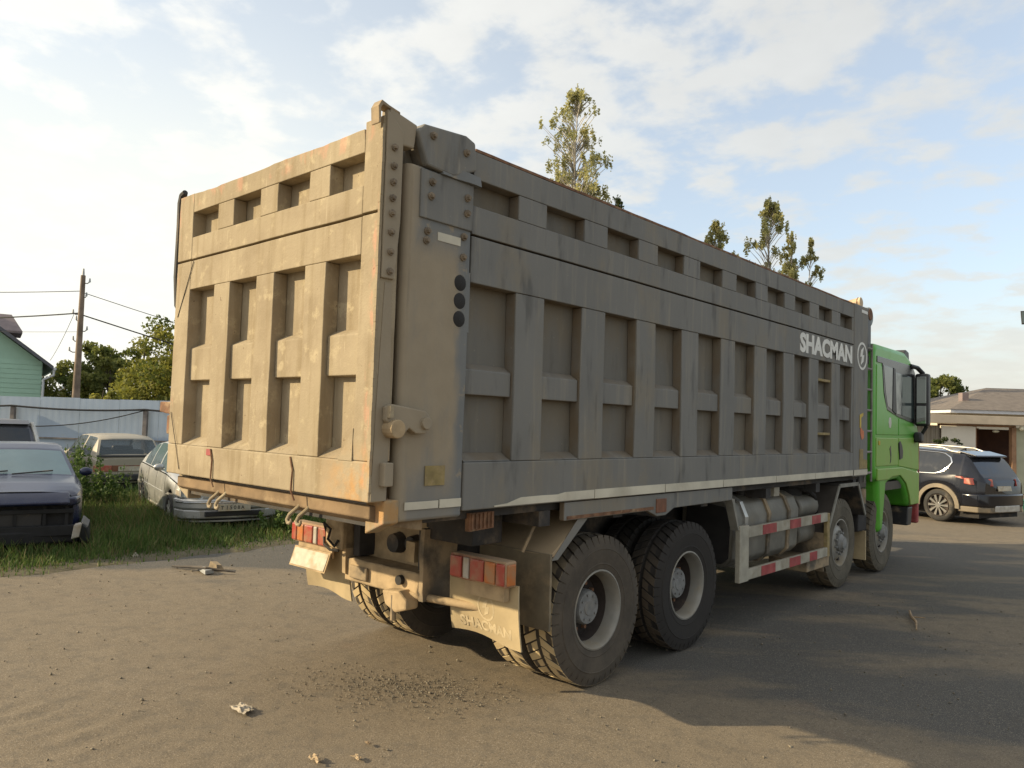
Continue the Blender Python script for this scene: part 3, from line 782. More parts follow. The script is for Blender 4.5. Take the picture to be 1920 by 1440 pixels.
wire([(PX + Vector((0, 0, 5.66)), dpt(1150, 800, 34), .5)], .012, 'thin upper wire running from the pole to behind the tailgate')
wire([(PX + Vector((0, 0, 5.0)), dpt(-400, 590, 26), .18)], .022, 'thick bundled wire leaving the pole above the green house roof')
wire([(PX + Vector((0, 0, 4.95)), dpt(1150, 850, 34), .4)], .022, 'thick bundled wire dropping from the pole to behind the tailgate')
wire([(PX + Vector((0, 0, 4.4)), dpt(-400, 605, 26), .1)], .006, 'faint lowest wire leaving the pole over the green house dormer')
wire([(PX + Vector((0, 0, 4.95)) - RV * .22, dpt(94, 676, 30), .1)], .008, 'slanting service wire from the pole down to the green house eave')

# ------------------------------------------------------------------ green house
M['greenwall'] = simple('mint_green_wall', (.36, .54, .42), .8, 0, .04, 1.5)
M['greyroof'] = simple('dark_grey_roof', (.10, .10, .115), .6, 0, .12, 3)
M['brownroof'] = simple('grey_brown_roof', (.20, .155, .15), .7, 0, .12, 3)
M['gutter'] = simple('white_gutter', (.62, .63, .66), .5, 0, .05, 3)
M['cream'] = simple('cream_wall', (.55, .50, .40), .8, 0, .08, 2)
hx, hy = at(78, 35.5)
hs = thing('green_house', 'mint green gabled house with dark roof and white downpipe behind the fence', 'house', (hx, hy, 0), yaw + .60, world=False)
wall = build('wall', MB().prism([(-8, 0), (0, 0), (0, 4.05), (-4, 7.1), (-8, 4.05)], 'y', 0, 9), 'greenwall', hs)
for i in range(18):      # horizontal siding joints as shallow laps
    z = .2 + i * .22
    build('siding_board', MB().add(
        [(-7.97, -.002, z), (-.03, -.002, z), (-.03, -.026, z), (-7.97, -.026, z), (-7.97, -.002, z + .21), (-.03, -.002, z + .21), (-.03, -.010, z + .21), (-7.97, -.010, z + .21)],
        [(0, 1, 2, 3), (4, 7, 6, 5), (3, 2, 6, 7), (0, 3, 7, 4), (1, 5, 6, 2)]), 'greenwall', wall)
sl = (7.1 - 4.05) / 4
build('roof', MB().prism([(.42, 4.05 - .42 * sl + .03), (.42, 4.05 - .42 * sl + .19), (-4, 7.32), (-4, 7.13)], 'y', -.5, 9.5), 'greyroof', hs)
build('roof', MB().prism([(-8.42, 4.05 - .42 * sl + .03), (-8.42, 4.05 - .42 * sl + .19), (-4.003, 7.32), (-4.003, 7.13)], 'y', -.5, 9.5), 'greyroof', hs)
build('gutter', MB().cyl((.47, -.5, 3.80), (.47, 9.5, 3.80), .07, n=8), 'gutter', hs)
build('downpipe', MB().tube([(.45, -.30, 3.74), (.44, -.30, 3.5), (.06, -.10, 3.28), (.06, -.10, 3.0), (.06, -.10, .2)], .055, 8), 'gutter', hs)
dm = build('dormer', MB().box(-3.4, -1.35, 1.4, 3.6, 4.9, 5.75), 'cream', hs)
build('dormer_roof', MB().add([(-4.2, 1.0, 5.55), (-.85, 1.0, 5.55), (-1.3, 2.5, 6.45), (-4.2, 2.5, 6.45), (-.85, 4.0, 5.55), (-4.2, 4.0, 5.55), (-4.2, 1.0, 5.45), (-.85, 1.0, 5.45), (-.85, 4.0, 5.45), (-4.2, 4.0, 5.45)],
      [(0, 1, 2, 3), (1, 4, 2), (4, 5, 3, 2), (0, 6, 7, 1), (1, 7, 8, 4), (6, 9, 8, 7), (0, 3, 5), (0, 5, 9, 6)]), 'brownroof', dm)
sx, sy = at(118, 60)
sh = thing('small_house', 'tiny far white-trimmed gable peeping over the fence beside the pole', 'house', (sx, sy, 0), yaw + .5, world=False)
build('wall', MB().prism([(-1.4, 0), (1.4, 0), (1.4, 2.5), (0, 3.5), (-1.4, 2.5)], 'y', 0, 4), 'cream', sh)
for sg in (-1, 1):
    build('roof', MB().prism([(sg * 1.8, 2.30), (sg * 1.8, 2.44), (sg * .004, 3.72), (sg * .004, 3.58)], 'y', -.3, 4.3), 'greyroof', sh)
    build('verge_board', MB().prism([(sg * 1.85, 2.20), (sg * 1.85, 2.46), (sg * .004, 3.78), (sg * .004, 3.50)], 'y', -.38, -.303), 'gutter', sh)

# ------------------------------------------------------------------ garage and house on the other side
M['siding'] = simple('grey_brown_siding', (.20, .175, .135), .75, 0, .08, 2)
M['fascia'] = simple('beige_fascia', (.46, .39, .30), .8, 0, .1, 2)
M['doorwhite'] = simple('white_door', (.60, .56, .48), .7, 0, .05, 2)
M['brownin'] = simple('brown_boards', (.10, .035, .015), .8, 0, .2, 3)
M['brownpost'] = simple('brown_timber', (.26, .15, .085), .8, 0, .2, 4)
M['olive'] = simple('pale_olive_wall', (.36, .36, .26), .8, 0, .08, 3)
M['hiproof'] = simple('grey_brown_shingle', (.15, .125, .105), .85, 0, .15, 4)
M['lampglow'] = simple('lamp_cover', (.85, .8, .65), .4)
ox, oy = at(1800, 27)
ga = thing('garage', 'low grey-brown garage with beige fascia and open gateway beyond the black car', 'garage', (ox, oy, 0), yaw, world=False)
build('wall', corr_panel(-7, -.70, 0, 2.34, .16, .03), 'siding', ga)
build('wall', MB().box(2.02, 5.5, 0, .2, 0, 2.34), 'olive', ga, label='pale olive wall right of the gateway')
build('back_wall', MB().box(-7, 5.5, 4.0, 4.15, 0, 2.3), 'brownin', ga)
build('inner_wall', MB().box(.45, 1.50, 1.3, 1.4, 0, 2.3), 'brownin', ga)
build('door', MB().box(-.68, .53, -.10, -.05, .05, 2.33), 'doorwhite', ga, bevel=.008, label='white door leaf folded open')
build('door_post', MB().box(1.84, 2.0, -.06, .12, 0, 2.34), 'brownpost', ga, bevel=.01)
build('door_post', MB().box(.535, .60, -.04, .12, 0, 2.34), 'brownpost', ga, bevel=.008)
build('lintel', MB().box(-.70, 2.0, -.03, .14, 2.342, 2.42), 'brownpost', ga)
build('fascia', MB().box(-7.2, 5.7, -.35, .0, 2.425, 2.72), 'fascia', ga, bevel=.01)
build('flat_roof', MB().box(-7.2, 5.7, .002, 4.3, 2.50, 2.70), 'greyroof', ga)
lm = build('wall_lamp', MB().ball((2.13, -.14, 2.32), .085, 10, 6), 'lampglow', ga)
build('ceiling_lamp', MB().ball((1.62, .5, 2.2), .09, 10, 6, (1.4, 1, .6)), 'lampglow', ga)
build('ceiling_lamp', MB().ball((1.02, .8, 2.08), .04, 8, 5), 'lampglow', ga)
ox, oy = at(1800, 36)
hh = thing('hip_roof_house', 'house with a grey-brown hipped roof and chimney behind the garage', 'house', (ox, oy, 0), yaw, world=False)
build('wall', MB().box(.3, 10.2, .7, 8.2, 0, 3.1), 'cream', hh)
build('eave_board', MB().box(-.42, 11, -.02, 9, 3.10, 3.26), 'gutter', hh)
ro = build('roof', MB().add([(-.5, -.1, 3.262), (11.1, -.1, 3.262), (11.1, 9.1, 3.262), (-.5, 9.1, 3.262), (4.1, 4.5, 4.62), (6.5, 4.5, 4.62)],
      [(0, 1, 5, 4), (1, 2, 5), (2, 3, 4, 5), (3, 0, 4), (0, 3, 2, 1)]), 'hiproof', hh)
build('chimney', MB().box(1.1, 1.42, 1.6, 1.95, 3.5, 4.15), 'brownroof', ro, bevel=.01)
# trough of plants, tub, floodlight
tx, ty = at(1778, 25.6)
tr = thing('plant_trough', 'white trough with dark green plants standing before the white garage door', 'planter', (tx, ty, 0), yaw, world=False)
build('trough', MB().box(-.30, .24, -.12, .12, 1.36, 1.66), 'doorwhite', tr, bevel=.012)
for lx in (-.22, .16): build('leg', MB().box(lx - .03, lx + .03, -.09, .09, 0, 1.36), 'brownpost', tr)
V, F, T = leaf_cloud(420, clumps([(-.38, 0, 1.80, .16, .1, .06, .3), (-.1, 0, 1.86, .15, .1, .09, .3), (.26, 0, 1.83, .18, .1, .09, .3), (.42, 0, 1.72, .1, .1, .05, .3), (-.22, 0, 1.76, .2, .1, .08, .2)]), .035)
fast_mesh('plants', V, F, M['leaf_d'], T, tr)
M['mint'] = simple('mint_plastic', (.11, .45, .27), .5, 0, .08, 4)
tb = thing('plastic_tub', 'mint green plastic tub on the ground behind the black car', 'tub', (.18, 21.2, -.012))
tub = build('tub', MB().cyl((.18, 21.2, -.012), (.18, 21.2, .36), .26, .34, 20, False), 'mint', tb, smooth=True)
build('rim', MB().tube([(.18 + .345 * math.cos(a * PI / 10), 21.2 + .345 * math.sin(a * PI / 10), .36) for a in range(21)], .02, 6), 'mint', tb)
lp = thing('floodlight_post', 'grey floodlight on a post at the far edge beside the garage', 'floodlight', (.45, 21.3, 0))
build('post', MB().cyl((.45, 21.3, 0), (.45, 21.3, 5.2), .06, .045, 10), 'fencepost', lp, smooth=True)
hd = build('lamp_head', MB().hexa([(-.10, 20.95, 4.93), (-.13, 20.98, 5.30), (-.06, 21.2, 5.0), (-.06, 21.2, 5.2), (.26, 21.07, 4.93), (.29, 21.1, 5.30), (.2, 21.24, 5.0), (.2, 21.24, 5.2)]), 'black', lp, bevel=.01)
build('lamp_glass', MB().hexa([(-.075, 20.945, 4.97), (-.10, 20.968, 5.26), (-.075, 20.96, 4.97), (-.1, 20.985, 5.26), (.225, 21.05, 4.97), (.25, 21.075, 5.26), (.225, 21.06, 4.97), (.25, 21.09, 5.26)]), 'cabglass', hd)
build('bracket', MB().tube([(.45, 21.3, 5.1), (.2, 21.24, 5.1)], .02, 6), 'fencepost', lp)

# ================================================================== DUMP TRUCK
TO = Vector((-1.25, 4.5, 0))
truck = thing('dump_truck', 'big four-axle dump truck with dusty grey body and green cab', 'truck', TO)
def T(name, mb, mat, parent=None, **kw): return build(name, mb, mat, parent or truck, **kw)
def dent(ax, amp=.006, s=1.1, amp2=.002):
    def f(p):
        q = Vector(p); d = amp * noise.noise(q * s) + amp2 * noise.noise(q * s * 4.3)
        p[ax] += d; return p
    return f
CX = -1.25
ZS = lambda y: 1 + 0.006 * max(0, y) / 8.3

# ---- right and left side walls
PY0, PP, PWD = .70, .7232, .4347
def side(sgn):
    fx = (lambda x: x) if sgn > 0 else (lambda x: -2.5 - x)
    def bx(x0, x1, y0, y1, z0, z1, step=.12, amp=.010):
        a, b = sorted((fx(x0), fx(x1))); return MB().gridbox(a, b, y0, y1, z0, z1, step, dent(0, amp))
    sw = T('side_wall', bx(-.175, -.095, .23, 8.24, 1.40, 3.60, .14, .012), 'body', smooth=True)
    def S(n, m, mat='body', **kw): return T(n, m, mat, sw, **kw)
    # rails run the whole length, posts butt between them
    S('rail', bx(-.094, 0, PY0 + .004, 7.70, 3.455, 3.625), bevel=.005)
    S('rail', bx(-.094, 0, PY0 + .004, 7.70, 3.108, 3.285), bevel=.005)
    S('rail', bx(-.094, .001, PY0 + .004, 7.70, 2.805, 3.094), bevel=.005)
    S('rail', bx(-.094, .002, PY0 + .004, 7.70, 1.405, 1.700, .12, .003), bevel=.008)
    for i in range(11):
        y0 = PY0 + i * PP - (PP - PWD); y1 = PY0 + i * PP
        if i == 0: continue
        y1 = min(y1, 7.70) if i == 10 else y1
        S('post', bx(-.094, -.001, y0, y1, 3.287, 3.453), bevel=.005)
        S('post', bx(-.094, -.003, y0, y1, 1.702, 2.803, .18, .012), bevel=.005)
    for i in range(10):
        y0 = PY0 + i * PP + .006; y1 = y0 + PWD - .012
        xs_ = sorted((fx(-.094), fx(-.026)))
        zb, zt = 2.115, 2.315
        a, b = fx(-.094), fx(-.026)
        S('cross_piece', MB().prism([(a, zb), (b, zb), (b, zt - .045), (a, zt)], 'y', y0, y1), bevel=.006)
        # small sill plate sloping down from each lower field
        S('sill_plate', MB().prism([(a, 1.703), (fx(-.004), 1.703), (a, 1.755)], 'y', y0, y1))
    # front corner post
    S('corner_post', bx(-.16, .006, 7.705, 8.27, 1.39, 3.655, .2), bevel=.02, seg=3)
    # rear corner post
    S('corner_post', bx(-.16, 0, .205, .700, 1.372, 3.415, .12, .008), 'post', bevel=.018, seg=3, smooth=True)
    S('corner_edge', MB().cyl((fx(-.045), .225, 1.40), (fx(-.045), .225, 3.41), .045, n=12), 'post', smooth=True)
    S('post_foot', MB().prism([(fx(-.16), 1.30), (fx(.004), 1.372), (fx(.004), 1.50), (fx(-.16), 1.50)], 'y', .10, .206), 'tail', bevel=.008)
    return sw, S, fx, bx
sw, S, fx, bx = side(1)
# upper plates of the right rear corner, bolts, hinge arm
S('corner_plate', MB().gridbox(-.012, .014, .27, .695, 3.115, 3.40, .1, dent(0, .004)), 'body', bevel=.006)
S('hinge_plate', MB().prism([(.215, 3.60), (.27, 3.655), (.60, 3.685), (.68, 3.66), (.70, 3.49), (.50, 3.405), (.30, 3.42)], 'x', -.10, .032), 'body', bevel=.012, seg=2)
S('hinge_plate', MB().prism([(.03, 3.675), (.23, 3.635), (.21, 3.492), (.13, 3.488), (.03, 3.46)], 'x', -.07, .012), 'post', bevel=.010)
S('dirt_ledge', MB().gridbox(-.03, .026, .42, .74, 3.40, 3.46, .05, dent(0, .02, 6, .008)), 'post', smooth=True)
def bolt(y, z, x=.014, r=.016, parent=None, mat='bolt'):
    m = MB().cyl((x, y, z), (x + .012, y, z), r * 1.45, n=12); m.cyl((x + .012, y, z), (x + .028, y, z), r, r * .8, 6)
    return T('bolt', m, mat, parent or sw)
for y, z in ((.35, 3.335), (.345, 3.25), (.64, 3.31), (.64, 3.215)): bolt(y, z)
for y, z in ((.335, 3.045), (.33, 2.99), (.63, 3.07), (.63, 2.945), (.60, 3.575), (.33, 3.60)): bolt(y, z, .002 if z < 3.2 else .032)
S('reflector', MB().box(.001, .006, .42, .605, 3.008, 3.058), 'tape')
for z in (2.785, 2.675, 2.565):
    S('lamp_ring', MB().lathe([(0, .060), (.004, .059), (.005, .052), (0, .047)], (.0, .615, z), 24), 'post', smooth=True)
    S('marker_lamp', MB().lathe([(-.01, .001), (.003, .050), (.009, .038), (.011, .001)], (.0, .615, z), 20), 'dark', smooth=True)
S('lamp_plate', MB().box(-.002, .0035, .53, .70, 2.49, 2.86), 'post', bevel=.002)
S('sticker', MB().box(.0, .003, .39, .545, 1.57, 1.685), 'yellow')
# reflective tape along the lower edge, torn off at the rear
def tape(pts_top, z0):
    m = MB()
    for (y0, a), (y1, b) in zip(pts_top, pts_top[1:]):
        m.hexa([(.0022, y0, z0), (.0022, y0, a), (.0022, y1, z0), (.0022, y1, b), (.006, y0, z0), (.006, y0, a), (.006, y1, z0), (.006, y1, b)])
    return m
S('reflective_tape', tape([(.98, 1.422), (1.10, 1.43), (1.19, 1.452), (1.24, 1.462), (1.45, 1.464), (1.62, 1.462), (1.70, 1.474), (2.05, 1.476)], 1.414), 'tape')
for y0, y1 in ((2.06, 3.05), (3.06, 4.10), (4.11, 5.30), (5.31, 6.4), (6.41, 7.69)):
    S('reflective_tape', tape([(y0, 1.478), (y1, 1.480)], 1.412), 'tape')
S('reflective_tape', MB().box(.007, .011, 7.72, 8.25, 1.41, 1.48), 'tape')
S('reflective_tape', MB().box(.0008, .005, .245, .50, 1.438, 1.482), 'tape'); S('reflective_tape', MB().box(.0008, .005, .51, .685, 1.436, 1.486), 'tape')
# lettering, emblem and stickers near the front
S('lettering', text_mb('SHACMAN', .285, .013, .0015, lambda u, v, w: (.0045 + w, 6.77 + u, 2.95 + v), 1.27), 'letter', recalc=False)
def ring(cx_, y, z, r0, r1, x0, x1, n=40, sy=1.0):
    m = MB(); vs = []
    for x in (x0, x1):
        for r in (r0, r1): vs += [(x, y + sy * r * math.cos(2 * PI * i / n), z + r * math.sin(2 * PI * i / n)) for i in range(n)]
    fs = []
    for i in range(n):
        j = (i + 1) % n
        fs += [(2 * n + i, 2 * n + j, 3 * n + j, 3 * n + i), (i, n + i, n + j, j), (n + i, 3 * n + i, 3 * n + j, n + j), (i, j, 2 * n + j, 2 * n + i)]
    return m.add(vs, fs)
BOLT = [(.055, .125), (-.045, .075), (-.075, -.015), (-.012, -.005), (-.055, -.12), (.045, -.07), (.072, .02), (.010, .012)]
def emblem(y, z, s, x, th, mat, parent, sy=1.0, axis='x'):
    if axis == 'x':
        r = T('emblem', ring(0, y, z, .155 * s, .185 * s, x, x + th, sy=sy), mat, parent)
        T('emblem_bolt', MB().prism([(y + a * s * sy, z + b * s) for a, b in BOLT], 'x', x, x + th), mat, parent)
emblem(8.01, 2.98, 1.0, .0075, .003, 'letter', sw, 1.05)
S('sticker', MB().prism([(7.93, 2.20), (8.07, 2.23), (8.07, 2.19), (7.99, 2.16), (7.99, 2.03), (7.93, 2.03)], 'x', .0075, .0095), 'yellow2')
S('sticker', MB().prism([(7.96, 2.04), (8.10, 1.98), (8.10, 1.90), (8.02, 1.87), (7.96, 1.95)], 'x', .0075, .0095), 'orange')
S('sticker', MB().prism([(7.93, 1.75), (8.08, 1.75), (8.08, 1.62), (8.24, 1.60), (8.24, 1.49), (7.93, 1.49)], 'x', .0075, .0095), 'yellow')
S('white_mark', MB().box(.0075, .0095, 7.98, 8.22, 3.56, 3.60), 'letter')
for z in (2.56, 1.92): # foot rungs inside the ninth field
    S('rung', MB().box(-.09, -.01, 6.50, 6.90, z, z + .03), 'yellow', bevel=.004)
lw, S2, fx2, bx2 = side(-1)
T('front_wall', MB().box(-2.41, -.09, 8.10, 8.22, 1.4, 3.62), 'body')
T('body_floor', MB().box(-2.4, -.1, .12, 8.2, 1.34, 1.42), 'frame')
T('rear_sill', MB().prism([(.06, 1.395), (.13, 1.355), (.45, 1.30), (.45, 1.41), (.06, 1.47)], 'x', -2.44, -.07), 'sill', bevel=.008, label='brown sloping sill below the tailgate')
# load edge: dark worn top of the side walls
for f in (fx, fx2):
    a, b = sorted((f(-.15), f(-.002)))
    T('top_cap', MB().gridbox(a, b, .72, 8.2, 3.627, 3.645, .15, lambda p: [p[0], p[1], p[2] + .006 * nz(p, 3)]), 'rust')

# ---- tailgate
TG = MB().gridbox(-2.46, -.04, .100, .135, 1.50, 3.58, .10, dent(1, .006, 1.6))
tg = T('tailgate', TG, 'tail', smooth=True)
def G(n, m, mat='tail', **kw): return T(n, m, mat, tg, **kw)
def gb(x0, x1, y0, y1, z0, z1, step=.11, amp=.006, ax=1, s=1.7, a2=.003): return MB().gridbox(x0, x1, y0, y1, z0, z1, step, dent(ax, amp, s, a2))
def topdent(p):
    p[1] += .006 * nz(p, 1.7)
    if p[2] > 3.55: p[2] += .014 * noise.noise(Vector((p[0] * 2.4, 0, 4))) + .008 * noise.noise(Vector((p[0] * 9, 0, 7))) - .004; p[1] += .012 * noise.noise(Vector((p[0] * 3, 2, 7)))
    return p
G('rail', MB().gridbox(-2.27, -.17, 0, .099, 3.452, 3.592, .07, topdent), bevel=.005)
G('rail', gb(-2.27, -.17, 0, .099, 3.097, 3.262), bevel=.005)
G('rail', gb(-2.27, -.17, .001, .099, 2.868, 3.083), bevel=.005)
G('beam', gb(-2.498, -.002, -.004, .10, 1.492, 1.712), bevel=.010, seg=3)
G('stile', gb(-2.50, -2.272, -.001, .128, 3.10, 3.60), bevel=.005); G('stile', gb(-2.50, -2.272, .001, .128, 1.714, 3.086), bevel=.005)
G('stile', gb(-.168, 0, -.001, .128, 3.10, 3.625), bevel=.005); G('stile', gb(-.168, 0, .001, .128, 1.714, 3.086), bevel=.005)
for a, b in ((-1.88, -1.66), (-1.30, -1.08), (-.72, -.505)):
    G('rib', gb(a, b, .001, .099, 3.264, 3.450), bevel=.005); G('rib', gb(a, b, -.001, .099, 1.714, 2.866), bevel=.005)
for a, b in ((-2.27, -1.882), (-1.658, -1.302), (-1.078, -.722), (-.503, -.17)):
    G('cross_piece', MB().prism([(.099, 2.185), (.034, 2.19), (.032, 2.425), (.099, 2.465)], 'x', a, b), bevel=.006)
    G('sill_plate', MB().prism([(.099, 1.714), (.004, 1.714), (.099, 1.772)], 'x', a, b))
# gusset at the lower right corner
G('gusset', MB().add([(-.30, -.006, 1.71), (-.165, -.004, 1.89), (-.165, -.006, 1.71), (-.30, .05, 1.72), (-.165, .05, 1.90), (-.165, .05, 1.71)], [(0, 1, 2), (3, 5, 4), (0, 3, 4, 1), (1, 4, 5, 2), (0, 2, 5, 3)]))
# right flange plate with bolts; pale ragged weld along the edge
fl = T('side_flange', MB().prism([(.112, 1.50), (.112, 2.02), (.092, 2.70), (.045, 2.70), (.02, 2.05), (.005, 1.50)], 'x', -.05, .004), 'post', tg)
fl2 = T('hinge_strap', MB().prism([(.012, 2.72), (.10, 2.72), (.128, 3.05), (.128, 3.46), (.13, 3.56), (.012, 3.66)], 'x', -.02, .016), 'post', tg, bevel=.006)
for z in (2.76, 2.87, 2.98, 3.085, 3.17, 3.26, 3.35, 3.455): bolt(.062, z, .016, .014, fl2)
wm = MB()
for i in range(46):
    z = 1.55 + i * .044; w = .012 + .008 * noise.noise(Vector((0, 0, z * 9)))
    wm.box(-.012, .008 + .006 * noise.noise(Vector((1, 0, z * 7))), -.008 - w * .4, .004, z, z + .0435)
T('weld_bead', wm, 'tail', tg)
cr = []
for k in range(10):
    a = -2.6 + k * .55
    cr.append((.002 - .03 + .055 * math.cos(a), 3.66 + .045 * math.sin(a)))
G('bent_plate', MB().prism([(-.045, 3.565), (-.052, 3.66), (-.03, 3.70), (.02, 3.685), (.10, 3.67), (.10, 3.655), (.02, 3.668), (-.02, 3.675), (-.034, 3.655), (-.03, 3.57)], 'x', -.06, .012), 'muddy_steel', bevel=.004)
tb_ = G('tarp_arm', MB().tube([(-2.50, .03, 3.655), (-2.545, .035, 3.64), (-2.575, .045, 3.58), (-2.58, .05, 3.4), (-2.585, .05, 3.0), (-2.575, .06, 2.78), (-2.545, .10, 2.66)], [.02, .03, .036, .036, .036, .034, .02], 8), 'frame', smooth=True)
# cracks / rods welded on the bottom beam and pairs of hooks
for xh in (-1.78, -.76):
    G('rod', MB().tube([(xh - .02, -.009, 1.70), (xh + .012, -.010, 1.62), (xh + .008, -.012, 1.50), (xh + .03, 0, 1.44)], .006, 6), 'rust')
    for dx in (-.06, .045):
        pts = [(xh + dx + .06, .08, 1.425), (xh + dx + .04, .06, 1.39), (xh + dx, .03, 1.345), (xh + dx - .015, .025, 1.315), (xh + dx, .02, 1.297), (xh + dx + .022, .02, 1.296), (xh + dx + .036, .02, 1.31), (xh + dx + .034, .02, 1.325)]
        G('hook', MB().tube(pts, [.011, .0125, .0125, .0125, .012, .011, .009, .006], 8), 'tail', smooth=True)
G('red_patch', MB().box(-1.86, -1.80, -.0095, -.0055, 1.655, 1.70), 'red')
# scratch lines
G('scratch', MB().tube([(-2.44, -.004, 2.67), (-2.34, -.004, 2.85), (-2.22, -.004, 3.075)], .003, 5), 'frame')
G('scratch', MB().tube([(-2.46, -.007, 1.95), (-2.36, -.009, 1.74), (-2.27, -.010, 1.53)], .0025, 5), 'frame')
# latches
def latch(f):
    a, b = sorted((f(.004), f(.05))); L = T('latch', MB().prism([(.085, 1.915), (.06, 1.94), (.06, 2.015), (.10, 2.03), (.34, 2.0), (.385, 1.955), (.385, 1.905), (.34, 1.87), (.27, 1.87), (.22, 1.90), (.19, 1.87), (.13, 1.855), (.09, 1.875)], 'x', a, b), 'post', bevel=.008)
    T('latch_pin', MB().cyl((f(.0), .335, 1.93), (f(.072), .335, 1.93), .035, n=14), 'post', L, bevel=.004)
    T('latch_jaw', MB().cyl((f(-.01), .115, 1.895), (f(.085), .115, 1.895), .052, n=16), 'mud', L, bevel=.006)
    T('latch_stop', MB().box(*sorted((f(.05), f(.075))), .06, .085, 1.955, 2.02), 'tail', L)
    T('latch_stop', MB().box(*sorted((f(.0), f(.05))), .058, .12, 1.58, 1.71), 'post', L, bevel=.006)
latch(fx); latch(fx2)
T('stop_block', MB().prism([(-2.50, 1.92), (-2.80, 1.95), (-2.80, 2.03), (-2.50, 2.03)], 'y', .05, .16), 'rust', tg, bevel=.01)
T('stop_block', MB().box(-2.66, -2.55, .05, .15, 1.78, 1.925), 'rust', tg, bevel=.01)

# ---- body underframe: side beam above the rear bogie
for f in (fx, fx2):
    a, b = sorted((f(-.06), f(-.012)))
    bb = T('side_beam', MB().prism([(1.72, 1.268), (2.82, 1.268), (2.96, 1.215), (3.10, 1.215), (3.24, 1.268), (4.33, 1.275), (4.33, 1.398), (1.72, 1.398)], 'x', a, b), 'body', bevel=.008)
    a, b = sorted((f(-.012), f(-.004))); T('side_reflector', MB().box(a, b, 2.94, 3.10, 1.245, 1.36), 'brownlens', bb, bevel=.003)
    a, b = sorted((f(-.012), f(-.006))); T('rust_stripe', MB().box(a, b, 1.75, 2.9, 1.276, 1.30), 'rust', bb)
for y in (1.5, 2.4, 3.8, 5.2, 6.6, 7.9):
    T('cross_bearer', MB().box(-2.44, -.06, y, y + .12, 1.24, 1.345), 'frame')
# ---- chassis
for x in (-1.68, -.90):
    T('chassis_rail', MB().box(x, x + .08, 1.15, 10.3, .86, 1.16), 'frame', bevel=.008)
    T('sub_rail', MB().box(x, x + .08, 1.22, 8.0, 1.165, 1.335), 'frame', bevel=.006)
for y in (3.0, 4.6, 6.2, 7.8): T('crossmember', MB().box(-1.6, -.9, y, y + .1, .9, 1.12), 'frame')
# rear end: lumpy bracket plates, recessed cross plate, lower beam and tow hitch
def lump(p):
    q = Vector(p); p[1] += .012 * noise.noise(q * 7); p[2] += .006 * noise.noise(q * 9 + Vector((3, 3, 3))); return p
eb = T('end_bracket', MB().gridbox(-1.93, -1.70, 1.06, 1.30, .905, 1.18, .05, lump), 'mud', smooth=True, bevel=.01)
T('end_bracket', MB().gridbox(-1.745, -1.70, 1.10, 1.42, .72, 1.16, .06, lump), 'mud', smooth=True)
T('end_plate', MB().gridbox(-1.70, -.80, 1.30, 1.34, .80, 1.18, .06, lump), 'mud', smooth=True)
T('end_bracket', MB().gridbox(-.82, -.775, 1.10, 1.42, .66, 1.17, .06, lump), 'muddy_steel', smooth=True)  # darker than the other brackets, its shaded side put into the colour
T('lower_beam', MB().gridbox(-1.74, -.78, 1.12, 1.34, .665, .845, .05, lump), 'mud', smooth=True, bevel=.012)
T('clamp', MB().box(-1.64, -1.42, 1.09, 1.118, .70, .80), 'muddy_steel', bevel=.012)
for x, z, r in ((-1.28, 1.00, .07), (-1.08, 1.02, .055)):
    T('spring_cup', MB().cyl((x, 1.22, z), (x, 1.31, z), r, r * 1.2, 14), 'frame', smooth=True)
T('bracket_lug', MB().gridbox(-1.06, -.96, 1.17, 1.31, .90, 1.05, .05, lump), 'mud', smooth=True)
hi = T('tow_hitch', MB().prism([(-1.14, .70), (-1.10, .60), (-.98, .56), (-.86, .60), (-.86, .66), (-.95, .72)], 'y', 1.02, 1.14), 'mud', bevel=.015)
T('hitch_hole', MB().cyl((-1.035, 1.085, .775), (-1.035, 1.122, .775), .035, n=14), 'dark', hi)
T('tow_pin', MB().cyl((-1.02, 1.04, .50), (-1.02, 1.04, .68), .022, n=10), 'muddy_steel', hi)
T('bumper_bar', MB().cyl((-.93, 1.12, .685), (-.10, 1.36, .66), .028, n=12), 'mud', smooth=True)
T('bumper_bar', MB().cyl((-2.40, 1.36, .70), (-1.72, 1.2, .70), .028, n=12), 'mud', smooth=True)
T('hose', MB().tube([(-1.95, 1.08, 1.02), (-1.90, 1.02, 1.10), (-1.82, 1.03, 1.06), (-1.84, 1.02, .98), (-1.76, 1.03, .93), (-1.74, 1.05, .98)], .011, 6), 'dark', smooth=True)
T('hose', MB().tube([(-1.98, 1.08, .97), (-1.9, 1.03, .93), (-1.8, 1.02, .90), (-1.73, 1.05, .90)], .011, 6), 'dark', smooth=True)
# tail lights
def tail_light(x0, x1, flip):
    w = x1 - x0
    h = T('tail_light', MB().gridbox(x0, x1, 1.115, 1.22, .88, 1.05, .06, lambda p: [p[0], p[1] + .003 * nz(p, 9), p[2]]), 'lamphouse', bevel=.012)
    segs = [(.02, .23, 'redlens'), (.265, .365, 'whitelens'), (.39, .63, 'redlens'), (.65, .83, 'orangelens'), (.85, .985, 'redlens')]
    for a, b, m in segs:
        if flip: a, b = 1 - b, 1 - a
        T('lens', MB().box(x0 + a * w, x0 + b * w, 1.098, 1.118, .893, 1.035), m, h, bevel=.010, seg=3)
    xa = x1 if not flip else x0
    T('lens', MB().box(xa - .012, xa + .012, 1.125, 1.20, .895, 1.03), 'orangelens', h, bevel=.006)
    T('light_bracket', MB().box(x0 + .1, x1 - .05, 1.16, 1.21, .78, .90), 'mud', h)
    return h
tail_light(-.52, .0, False); tail_light(-2.50, -1.98, True)
